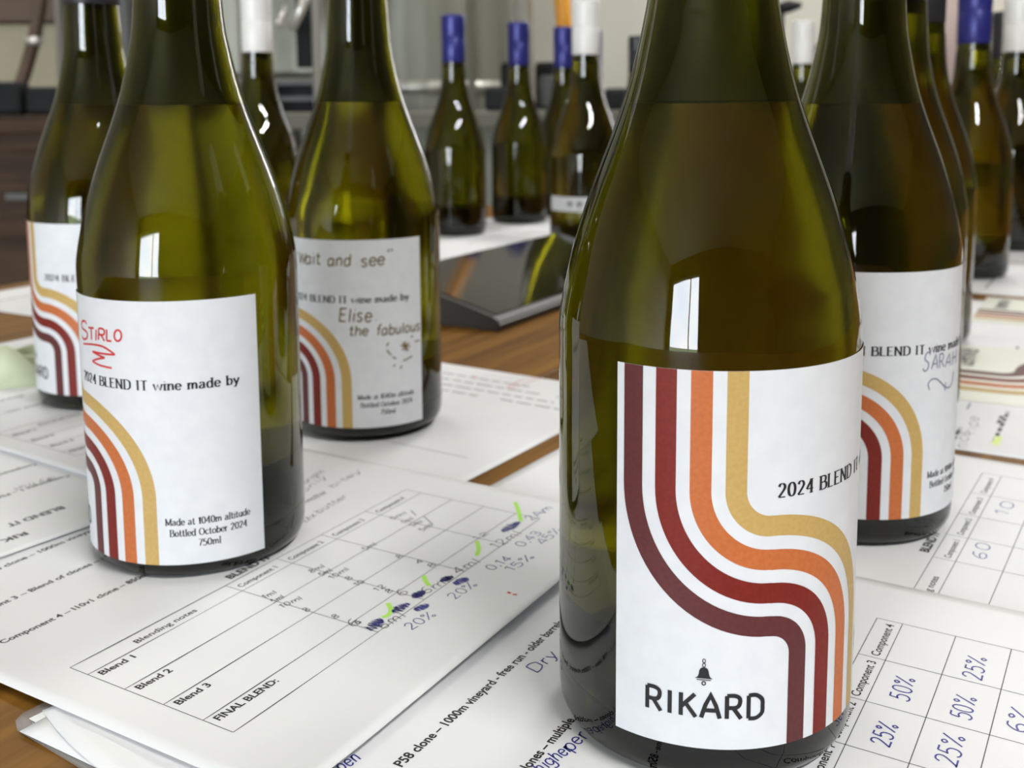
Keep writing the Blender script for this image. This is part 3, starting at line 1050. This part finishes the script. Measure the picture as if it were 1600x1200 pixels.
# P0: the form under the nearest bottle
sh = Sheet('blending_form', 'white form under the nearest bottle with blue percentages in its table', 59, (119.9, 330.9), -182, 28.5, -186, 111, 0.0013)
p0 = sh
cols0 = [-171.2, -101.0, -75.7, -52.0, -26.3, 0]
for b in ROWS:
    sh.rule(-171.2, b, 0, b)
for a in cols0:
    sh.rule(a, 0, a, 66.8)
for i in range(4):
    sh.text('Component %d' % (i + 1), cols0[i + 1] + 1.4, 5.9, cols0[i + 2] - 2.4, 2.7, .016)
sh.text('Blending notes', -150, 5.6, -125, 2.6, .014)
sh.text('BLEND IT', -104, -2.2, -82, 3.4, .035)
sh.text('Component 2 \u2013 P58 clone \u2013 1000m vineyard - free run - older barrels', -170, -87.0, -54.0, 3.0)
sh.text('Component 3 \u2013 Blend of clones \u2013 multiple', -170, -58.4, -101.5, 3.0)
sh.text('Component 4 \u2013 I10v1 clone \u2013 850m', -170, -30.0, -112, 3.0)
for s, q0, q1, hh in (('50%', (1419, 1098), (1430, 1062), 5.2), ('25%', (1534, 1065), (1542, 1030), 5.2), ('50%', (1517, 1128), (1525, 1092), 5.2), ('25%', (1389, 1170), (1404, 1135), 5.0),
                      ('25%', (1494, 1201), (1509, 1154), 5.4), ('6%', (1601, 1148), (1613, 1112), 5.2)):
    sh.write(s, q0, q1, hh, 'blue_pen_notes', m_bluepen, .5, .05)
sh.write('Dry', (838, 1053), (874, 1024), 4.5, 'blue_pen_notes', m_bluepen, .45)
sh.write('higher', (846, 1210), (897, 1172), 4.2, 'blue_pen_notes', m_bluepen, .45)
sh.write('per', (893, 1176), (922, 1150), 4.4, 'blue_pen_notes', m_bluepen, .45)
sh.write('ripen', (520, 1216), (566, 1186), 4.4, 'blue_pen_notes', m_bluepen, .45)
sh.done()

# P1: the big form in front, under the red-written bottle
sh = Sheet('blending_form', 'large form in front with crossed-out blue figures, green ticks and percentages in its table', 59.5, (-132.2, 301.7), -16.5, 192.8, -194, 103, 0.0020, curl=edge_curl(left=1.2, bottom=3.2, depth=34))
p1 = sh
form(sh, [0, 63.6, 89.4, 114.7, 142.5, 171.2], comps=[
    (-30.5, 'Component 4 \u2013 I10v1 clone \u2013 850m', -1.2, 56.5), (-55.3, 'Component 3 \u2013 Blend of clones \u2013 multiple', -1.2, 70),
    (-81.5, 'Component 2 \u2013 P58 clone \u2013 1000m vineyard', -1.2, 76)])
N = lambda s, q0, q1, h=2.7, sl=.15: sh.write(s, q0, q1, h, 'dark_pen_notes', m_pencil, .34, sl)
for s, q0, q1 in (('1ml', (414, 936), (434, 927)), ('5ml', (428, 943), (446, 934)), ('10ml', (441, 951), (474, 936)), ('8', (479, 957), (486, 953)), ('8', (523, 968), (531, 964)), ('6', (558, 977), (566, 973)),
                  ('8ml', (487, 896), (509, 886)), ('5ml', (503, 901), (521, 892)), ('10ml', (519, 906), (547, 890)), ('8', (544, 908), (552, 904)), ('10', (558, 917), (571, 910)), ('12', (589, 925), (604, 917)), ('8', (607, 928), (615, 924)),
                  ('5ml', (571, 861), (590, 851)), ('8', (623, 874), (631, 870)), ('4', (654, 882), (662, 878)), ('8', (673, 888), (682, 883)),
                  ('5ml', (613, 813), (637, 803)), ('1ml', (632, 819), (648, 811)), ('5ml', (644, 824), (662, 816)), ('5ml', (660, 831), (678, 821)), ('12', (744, 845), (766, 834))):
    N(s, q0, q1)
for s, q0, q1 in (('12ml', (777, 858), (817, 834)), ('4ml', (716, 898), (753, 878)), ('6ml', (666, 929), (705, 909)), ('6ml', (599, 984), (636, 963)), ('6', (628, 933), (641, 926)), ('6', (552, 981), (566, 972))):
    N(s, q0, q1, 4.6)
for qs in ([(642, 798), (650, 806)], [(662, 807), (676, 820)]):
    sh.pen(qs, 'dark_pen_notes', m_pencil, .34)
for s, q0, q1 in (('Bright', (476, 757), (509, 737)), ('only', (476, 770), (512, 746)), ('Another', (478, 788), (513, 770)), ('bitey', (520, 763), (566, 737)), ('Mx', (479, 818), (496, 805)), ('butter', (498, 803), (545, 776))):
    N(s, q0, q1, 3.6)
for s, q0, q1 in (('20%', (642, 986), (684, 962)), ('20%', (711, 938), (747, 915)), ('15%', (800, 896), (837, 873)), ('0,14', (769, 893), (802, 874)), ('0,43', (816, 856), (848, 834)), ('45%', (850, 853), (880, 829)), ('2Am', (831, 814), (865, 794))):
    sh.write(s, q0, q1, 4.4, 'blue_pen_notes', m_bluepen, .36, .1)
for q0, q1, hh in (((784, 832), (812, 816), 3.8), ((690, 909), (706, 901), 3.0), ((709, 914), (730, 904), 3.6), ((646, 935), (662, 924), 3.4), ((613, 958), (638, 944), 3.4), ((648, 955), (670, 945), 3.0), ((577, 985), (595, 968), 4.2)):
    sh.blot(q0, q1, hh, 'crossed_out_figures', m_bluepen, 26, .36)
for qs in ([(805, 785), (810, 798), (814, 815)], [(745, 846), (748, 858), (745, 869)], [(662, 900), (665, 908), (671, 916)], [(606, 943), (611, 954), (606, 962), (597, 965)]):
    sh.pen(qs, 'green_highlighter_ticks', m_hilite, 1.7)
for qs in ([(793, 931), (798, 934)], [(801, 936), (808, 938)]):
    sh.pen(qs, 'red_dots', m_redpen, 1.0)
sh.done()

# P2: upside-down sheet on the left
p2_ref = (0.0, 0.0)
sh = Sheet('upside_down_form', 'form turned upside down at the left edge, its bold heading facing away', 234, p2_ref, -310, -100, 376, 673, 0.0023, curl=edge_curl(top=1.0, depth=20))
sh.text('BLEND IT', -238.5, 406.8, -214, 4.0, .03)
sh.text('RIKARD', -214.6, 393.5, -190, 4.0, .03)
sh.text('Component 1 \u2013 P58 clone \u2013 1000m vineyard', -262, 439.8, -186, 2.8)
sh.text('Component 2 \u2013 Blend of clones \u2013 850m', -262, 467, -200, 2.8)
sh.write('dry fruit', (84, 745), (20, 764), 3.6, 'pen_notes', m_line, .3)
sh.done()

# PL2 and PB: the two sheets beside and under the far striped bottle
sh = Sheet('tasting_sheet', 'white sheet at the left edge with a pale green tissue on it', 60, (0.0, 0.0), 262, 473, -666, -369, 0.0013)
P_ = sh.layer('printed_text', m_line)
for a, b0, b1 in ((455, -640, -560), (440, -650, -590), (425, -645, -570), (410, -640, -600)):
    blur_line(a, b0, b1)
sh.done()
sh = Sheet('blending_form', 'form with empty printed table under the black-capped striped bottle', 56.4, (0.0, 0.0), 282, 492, -712, -412, 0.0028, curl=edge_curl(left=1.0, depth=22))
tb0, ta0 = -514, 297.5
for b in ROWS:
    sh.rule(ta0, tb0 + b, ta0 + 171.2, tb0 + b)
for a in (0, 63.6, 89.4, 114.7, 142.5, 171.2):
    sh.rule(ta0 + a, tb0, ta0 + a, tb0 + 66.8)
sh.text('Blending notes', ta0 + 20.5, tb0 + 5.6, ta0 + 45.5, 2.6, .014)
for i in range(3):
    sh.text('Blend %d' % (i + 1), ta0 + 2.2, tb0 + ROWS[i + 1] + 4.2, ta0 + 14.6, 2.8)
sh.text('FINAL BLEND:', ta0 + 2.2, tb0 + ROWS[4] + 4.2, ta0 + 26, 2.8)
sh.text('Component 4 \u2013 I10v1 clone \u2013 850m', ta0 - 2, tb0 - 30, ta0 + 56, 2.8)
sh.text('Component 3 \u2013 Blend of clones', ta0 - 2, tb0 - 55, ta0 + 50, 2.8)
sh.done()

# further sheets along the table
def far_sheet(label, th, a0, a1, b0, b1, lines, z=0.0002, hl=None):
    sh = Sheet('tasting_sheet', label, th, (0.0, 0.0), a0, a1, b0, b1, z)
    Pq = sh.layer('printed_text', m_line)
    for a, b, L in lines:
        u = a
        while u < a + L:
            w = random.uniform(5, 11)
            Pq.strip([(u, -b), (min(u + w, a + L), -b)], 2.0)
            u += w + 2.5
    if hl:
        sh.layer('highlighter_mark', m_hilite_pale, 1).strip([(hl[0], -hl[1]), (hl[0] + hl[2], -hl[1])], 3.5)
    return sh


sh = far_sheet('white sheet with yellow highlighted print lying between the grey-pen bottle and the right edge', 59, 544, 753, -190, 107,
               [(560, -76, 22), (600, -60, 16), (565, -58, 60), (640, -60, 40), (556, 4, 60), (570, 30, 90)], hl=(560, -57, 16))
sh.write('nice', (1510, 703), (1516, 676), 6, 'pen_notes', m_greypen, .6)
sh.write('ripe', (1524, 680), (1530, 652), 6, 'pen_notes', m_greypen, .6)
sh.pen([(1511, 640), (1516, 630)], 'pen_notes', m_pencil, 1.2)
sh.done()
far_sheet('white sheet beyond the highlighted one, the small striped proof lying on it', 59, 760, 972, -190, 107, [(780, -70, 20), (800, -50, 24), (790, -30, 60), (900, -110, 40)]).done()
far_sheet('white sheet under the blue-capped bottle near the right edge, beyond the dark gap', 59, 1007, 1217, -240, 60, [(1040, -120, 60), (1030, -60, 30), (1060, -40, 80), (1020, -85, 12)]).done()
far_sheet('white sheet under the white-capped bottle at the far right edge', 59, 1224, 1434, -240, 60, [(1250, -100, 60), (1260, -40, 80)]).done()
far_sheet('white sheet beside the far striped bottle, its edge beyond the bare wood at the left', 60, 547, 757, -896, -599, [(575, -850, 80), (600, -830, 50), (580, -800, 90), (640, -870, 40)]).done()
far_sheet('white sheet under the leftmost blue-capped bottle behind the black terminal', 60, 925, 1222, -814, -604, [(1100, -690, 90), (1010, -640, 60)]).done()
far_sheet('white sheet under the second blue-capped bottle behind the black terminal', 60, 1228, 1525, -814, -604, [(1310, -690, 90), (1330, -670, 60)]).done()


# printed proofs of the striped label lying flat at the right
def proof(label, gold_q, scale, z, u_cut, v_len, v_ref, deg):
    g = at(*gold_q, z)                          # where the gold stripe passes at the height v_ref of the artwork
    th = R(deg) + math.pi                       # u runs towards us, v to the right
    u_ref, side = C2[0] + R2[3], v_ref
    o = empty('label_proof', (g.x, g.y, z), th)
    tag(o, label, 'label', 'printed proofs of the striped label')
    f = lambda off: (lambda u, v: Vector(((u - u_ref) * scale / 1000, (v - side) * scale / 1000, off)))
    bm = bmesh.new()
    c = [f(0)(0, 0), f(0)(u_cut, 0), f(0)(u_cut, v_len), f(0)(0, v_len)]
    lo_ = [bm.verts.new(q) for q in c]
    hi_ = [bm.verts.new(q + Vector((0, 0, 0.0002))) for q in c]
    bm.faces.new(hi_)
    bm.faces.new(list(reversed(lo_)))
    for i in range(4):
        bm.faces.new((lo_[i], lo_[(i + 1) % 4], hi_[(i + 1) % 4], hi_[i]))
    bm_ob('sheet', bm, m_label_back, o)
    for nm, m, p, off in label_prints():
        if nm == 'bell_emblem' or nm == 'printed_text':
            p.bm.free()
            continue
        bmesh.ops.bisect_plane(p.bm, geom=p.bm.verts[:] + p.bm.edges[:] + p.bm.faces[:], plane_co=(u_cut, 0, 0), plane_no=(1, 0, 0), clear_outer=True)
        mesh_ob(nm, p.mesh(nm, m, f(0.00024 + off)), o)


proof('large flat proof of the striped label lying nearer, right of the grey-pen bottle', (1490, 605), 1.70, 0.0005, 88, 94.5, 11, 62)
proof('small flat striped label proof lying further away, below the right-hand blue-capped bottle', (1553, 498), 1.35, 0.0005, 84, 94.5, 11, 60)

# crumpled pale tissue at the left edge
bm = bmesh.new()
n = 22
gr = []
for i in range(n + 1):
    row = []
    for j in range(n + 1):
        x, y = (i / n - .5) * .11, (j / n - .5) * .08
        z = 0.006 + 0.012 * max(0, math.sin(i * .5 + j * .23)) ** 2 + 0.006 * math.sin(j * .9 + i * .31) + 0.003 * random.random()
        d = max(abs(i / n - .5), abs(j / n - .5)) * 2
        row.append(bm.verts.new((x, y, 0.0002 + max(0.0, z) * (1 - d ** 6))))
    gr.append(row)
for i in range(n):
    for j in range(n):
        bm.faces.new((gr[i][j], gr[i + 1][j], gr[i + 1][j + 1], gr[i][j + 1])).smooth = True
tis = bm_ob('paper_tissue', bm, m_green)
tl = at(-22, 590, 0.0017)
tis.location = (tl.x, tl.y, 0.0016)
tis.rotation_euler = (0, 0, R(20))
md = tis.modifiers.new('thickness', 'SOLIDIFY')
md.thickness = 0.0004
tag(tis, 'crumpled pale green tissue at the left edge of the photo', 'tissue')

# ------------------------------------------------------------------ the slanted black terminal
tm = at(780, 511, 0.004)
term = empty('touchscreen_terminal', (tm.x, tm.y, 0), R(59.5))
tag(term, 'slanted black touchscreen terminal with glossy top standing on the bare wood', 'terminal')
W_, D_, H_ = 0.30, 0.112, 0.034               # along the table, slope run (towards local +y), rise
bm = bmesh.new()
prof = [(0.0, 0.0), (D_, 0.0), (D_, H_), (D_ - 0.004, H_ + 0.003), (0.004, 0.010), (0.0, 0.007)]
a = [bm.verts.new((0, y, z)) for y, z in prof]
b = [bm.verts.new((W_, y, z)) for y, z in prof]
bm.faces.new(a)
bm.faces.new(list(reversed(b)))
for i in range(len(prof)):
    j = (i + 1) % len(prof)
    bm.faces.new((a[j], a[i], b[i], b[j]))
bmesh.ops.recalc_face_normals(bm, faces=bm.faces[:])
bmesh.ops.bevel(bm, geom=[e for e in bm.edges], offset=0.0015, segments=2, affect='EDGES')
bm_ob('body', bm, m_bezel, term)
sl = math.atan2(H_ + 0.003 - 0.010, D_ - 0.008)
scr = bm_ob('screen', boxbm(0.007, W_ - 0.007, 0.003, math.hypot(D_ - 0.008, H_ - 0.007) - 0.003, 0.0, 0.0008, bevel=0.0002), m_screen, term)
scr.location = (0, 0.004, 0.0101)
scr.rotation_euler = (sl, 0, 0)
bm_ob('rubber_foot', boxbm(0.02, 0.05, 0.012, 0.022, -0.0, 0.0002), m_dark, term)
# ------------------------------------------------------------------ behind the table
def thing_box(name, label, cat, x, y, z0, w, d, h, material, group=None, bevel=0.01, rz=0.0):
    o = bm_ob(name, boxbm(-w / 2, w / 2, -d / 2, d / 2, 0, h, bevel=bevel), material)
    o.location = (x, y, z0)
    o.rotation_euler = (0, 0, rz)
    return tag(o, label, cat, group)


# dark wooden counter along the back wall, left
ctr = empty('wooden_counter', (-2.0, 2.75, FLOOR_Z))
tag(ctr, 'dark brown wooden counter behind the table at the left edge', 'counter')
bm_ob('body', boxbm(-1.4, 1.28, -0.3, 0.3, 0.0, 0.86), m_counter, ctr)
bm_ob('worktop', boxbm(-1.42, 1.30, -0.33, 0.3, 0.86, 0.90, bevel=0.004), m_counter, ctr)
for k in range(4):
    f = bm_ob('drawer_front', boxbm(-1.36 + k * .66, -0.74 + k * .66, -0.318, -0.302, 0.62, 0.82, bevel=0.003), m_counter, ctr)
    bm_ob('handle', boxbm(-1.12 + k * .66, -0.98 + k * .66, -0.335, -0.319, 0.71, 0.725), m_darkgrey, f)

CT = FLOOR_Z + 0.90
# steel work bench in the middle and right
bn = empty('steel_bench', (0.75, 2.95, FLOOR_Z))
tag(bn, 'grey steel work bench behind the blue-capped bottles', 'bench')
bm_ob('worktop', boxbm(-1.40, 1.75, -0.35, 0.30, 0.86, 0.90, bevel=0.004), m_worktop, bn)
bm_ob('shelf', boxbm(-1.36, 1.70, -0.30, 0.30, 0.25, 0.28), m_steel, bn)
bm_ob('splash_panel', boxbm(-1.40, 1.75, 0.29, 0.31, 0.0, 0.86), m_steel_dull, bn)
for x in (-1.34, 0.15, 1.66):
    for y in (-0.29, 0.25):
        bm_ob('leg', boxbm(x - .02, x + .02, y - .02, y + .02, 0, 0.86), m_steel, bn)

# clutter on the counter and bench: (pixel x, left-right width px, top y px, bottom y px, depth)
def clutter(name, label, cat, x0, x1, ytop, ybot, depth, material, group=None, thick=0.12, bevel=0.012):
    p_ = at_depth((x0 + x1) / 2, ybot, depth)
    q_ = at_depth((x0 + x1) / 2, ytop, depth)
    w = (x1 - x0) * depth / F_PX
    return thing_box(name, label, cat, p_.x, p_.y, CT, w, thick, max(0.02, q_.z - CT), material, group, bevel)


clutter('black_crate', 'black crate on the dark counter at the far left', 'crate', -30, 44, 128, 196, 2.54, m_dark, thick=.06)
clutter('black_crate', 'black crate on the dark counter just left of the black-capped striped bottle', 'crate', 48, 100, 136, 196, 2.54, m_dark, thick=.06)
clutter('pump_housing', 'dark grey machine housing between the black-capped striped bottle and the red-written bottle', 'machine', 168, 240, -60, 100, 2.80, m_darkgrey, thick=.3)


def post(label, x0, x1, y0, y1, depth, material=m_chrome, name='steel_post', group='upright steel posts behind the bottles'):
    a = at_depth((x0 + x1) / 2, y0, depth)
    r = (x1 - x0) / 2 * depth / F_PX
    bm = bmesh.new()
    add_tube(bm, [(0, 0, 0), (0, 0, CEIL_Z - CT)], r, 20)
    o = bm_ob(name, bm, material)
    o.location = (a.x, depth, CT)
    return tag(o, label, 'post', group)


post('slim bright steel post left of the black-capped striped bottle', 84, 96, 0, 100, 2.66)
post('bright steel post left of the white-capped bottle in the gap', 371, 384, 0, 110, 2.72)
post('bright steel post left of the brown-written bottle', 486, 500, 10, 150, 2.75)
post('grey steel post just right of the leftmost blue cap', 729, 742, 0, 190, 2.78, m_steel)
post('pale steel post rising behind the second blue cap', 803, 832, 0, 100, 2.90, m_chrome)

# cream board and brown strap at the far left
c0 = at_depth(20, 20, 2.95)
thing_box('cream_board', 'cream board leaning above the dark counter at the far left', 'board', -1.40, 2.98, CT, 0.52, 0.03, 0.245, m_cream, bevel=0.003)
thing_box('brown_shelf_box', 'brown box on top of the cream board in the upper left corner', 'box', -1.40, 2.98, CT + 0.245, 0.42, 0.12, 0.14, m_brown, bevel=0.006)
bm = bmesh.new()
add_tube(bm, [at_depth(68, -40, 2.72), at_depth(62, 10, 2.72), at_depth(54, 60, 2.70), at_depth(40, 110, 2.68), at_depth(26, 150, 2.66), Vector((at_depth(20, 196, 2.64).x, 2.64, CT + .012))], 0.016, 14)
hs = bm_ob('brown_hose', bm, m_brown)
tag(hs, 'brown hose hanging in front of the cream board at the upper left', 'hose')
bm = bmesh.new()
add_tube(bm, [at_depth(40, 64, 2.68), at_depth(64, 64, 2.68)], 0.010, 12)
bm_ob('clamp', bm, m_chrome, hs)

# steel machine behind the gap between the red-written and brown-written bottles
mc = empty('filling_machine', (at_depth(455, 100, 2.95).x, 3.02, CT))
tag(mc, 'steel machine with dark slots behind the gap left of the brown-written bottle', 'machine')
bm_ob('body', boxbm(-0.20, 0.10, -0.06, 0.20, 0.10, 0.75, bevel=0.01), m_steel_dull, mc)
bm_ob('base', boxbm(-0.20, 0.16, -0.10, 0.20, 0.0, 0.085, bevel=0.006), m_dark, mc)
bm_ob('ledge', boxbm(-0.16, 0.15, -0.16, -0.02, 0.072, 0.086), m_darkgrey, mc)
bm_ob('ledge', boxbm(-0.16, 0.15, -0.16, -0.02, 0.03, 0.042), m_darkgrey, mc)
bm_ob('dark_slot', boxbm(0.015, 0.075, -0.066, -0.058, 0.12, 0.74), m_dark, mc)
bm_ob('head', boxbm(-0.12, 0.14, -0.12, 0.1, 0.335, 0.42, bevel=0.01), m_darkgrey, mc)
bm = bmesh.new()
add_tube(bm, [at_depth(482, -20, 2.84), at_depth(470, 15, 2.84), at_depth(456, 48, 2.84)], 0.0125, 14)
pp = bm_ob('slanted_pipe', bm, m_chrome)
tag(pp, 'short bright steel pipe slanting above the gap left of the brown-written bottle', 'pipe')
bm = bmesh.new()
bmesh.ops.create_uvsphere(bm, u_segments=20, v_segments=12, radius=0.011, matrix=Matrix.Translation(at_depth(437, 36, 2.84)))
add_tube(bm, [at_depth(437, 36, 2.84), at_depth(446, 10, 2.88)], 0.006, 10)
kn = bm_ob('steel_knob', bm, m_chrome)  # a round steel knob on a short rod
tag(kn, 'small round steel tap beside the slanted pipe', 'knob')

# tall grey-green tank / panel behind the brown-written bottle and the first blue cap
tk = empty('steel_tank', (at_depth(655, 100, 3.5).x, 3.62, FLOOR_Z))
tag(tk, 'tall dull steel tank filling the background behind the brown-written bottle', 'tank')
bm = bmesh.new()
add_lathe(bm, [(0, 0.2), (0.33, 0.2), (0.35, 0.24), (0.35, 2.2), (0.33, 2.3), (0, 2.35)], 64)
bm_ob('shell', bm, m_steel_dull, tk)
bm = bmesh.new()
add_lathe(bm, [(0.351, 0.95), (0.356, 0.95), (0.356, 0.99), (0.351, 0.99)], 64)
bm_ob('hoop', bm, m_steel, tk)
for k in range(3):
    an = R(60 + 120 * k)
    bm = bmesh.new()
    add_tube(bm, [(0.28 * math.cos(an), 0.28 * math.sin(an), 0), (0.28 * math.cos(an), 0.28 * math.sin(an), 0.22)], 0.025, 14)
    bm_ob('leg', bm, m_steel, tk)

# small dark machines on the bench behind the blue caps
GM = 'small dark machines on the steel bench'
clutter('bench_machine', 'dark machine on the bench just left of the second blue cap', 'machine', 758, 800, 136, 205, 2.72, m_dark, GM, .10)
clutter('bench_machine', 'small black box on the bench behind the second blue cap', 'machine', 783, 800, 98, 190, 2.95, m_dark, GM, .06)
clutter('bench_machine', 'low black box on the bench between the second and third blue caps', 'machine', 836, 874, 97, 118, 3.10, m_dark, GM, .05)
clutter('bench_machine', 'grey machine on the bench between the second and third blue caps', 'machine', 842, 868, 118, 190, 2.98, m_darkgrey, GM, .10)
clutter('bench_machine', 'dark machine on the bench between the central white cap and the nearest bottle', 'machine', 944, 1004, 138, 200, 2.80, m_dark, GM, .12)
clutter('bench_machine', 'dark machine on the bench behind the distant white cap right of the nearest bottle', 'machine', 1262, 1290, 70, 190, 2.85, m_darkgrey, GM, .10)
# amber strap hanging above the third blue cap
bm = bmesh.new()
add_tube(bm, [Vector((at_depth(876, 0, 2.9).x - 0.01, 2.9, CEIL_Z)), at_depth(874, -120, 2.9), at_depth(876, -30, 2.9), at_depth(880, 20, 2.9), at_depth(883, 62, 2.9), at_depth(882, 80, 2.9)], [0.02, 0.021, 0.022, 0.021, 0.02, 0.006], 16)
st = bm_ob('hanging_strap', bm, m_amber)
tag(st, 'amber yellow strap hanging from above over the third blue cap', 'strap')
# black lamp arm in the gap right of the nearest bottle
bm = bmesh.new()
add_tube(bm, [at_depth(1210, 16, 3.0), at_depth(1232, 10, 3.0), at_depth(1252, 8, 3.0)], [0.014, 0.018, 0.008], 14)
add_tube(bm, [at_depth(1222, 12, 3.0), at_depth(1219, 60, 3.0), Vector((at_depth(1219, 60, 3.0).x, 3.0, CT + 0.004))], 0.008, 10)
la = bm_ob('bench_lamp', bm, m_dark)
tag(la, 'black lamp arm in the gap right of the nearest bottle', 'lamp')
# pale curtain and bright window at the right
c1 = at_depth(1490, 60, 3.9)
cu = bmesh.new()
k = 40
prev = None
for i in range(k + 1):
    x = c1.x - 0.03 + 0.16 * i / k
    yy = 3.95 + 0.02 * math.sin(i * 1.1)
    q = [cu.verts.new((x, yy, z)) for z in (FLOOR_Z + .02, CEIL_Z - .02)]
    if prev:
        cu.faces.new((prev[0], q[0], q[1], prev[1])).smooth = True
    prev = q
cuo = bm_ob('curtain', cu, mat('pale_pink_curtain', srgb(214, 198, 192), 0.8))
mm = cuo.modifiers.new('thickness', 'SOLIDIFY')
mm.thickness = 0.004
tag(cuo, 'pale pinkish curtain beside the blue cap near the right edge', 'curtain')
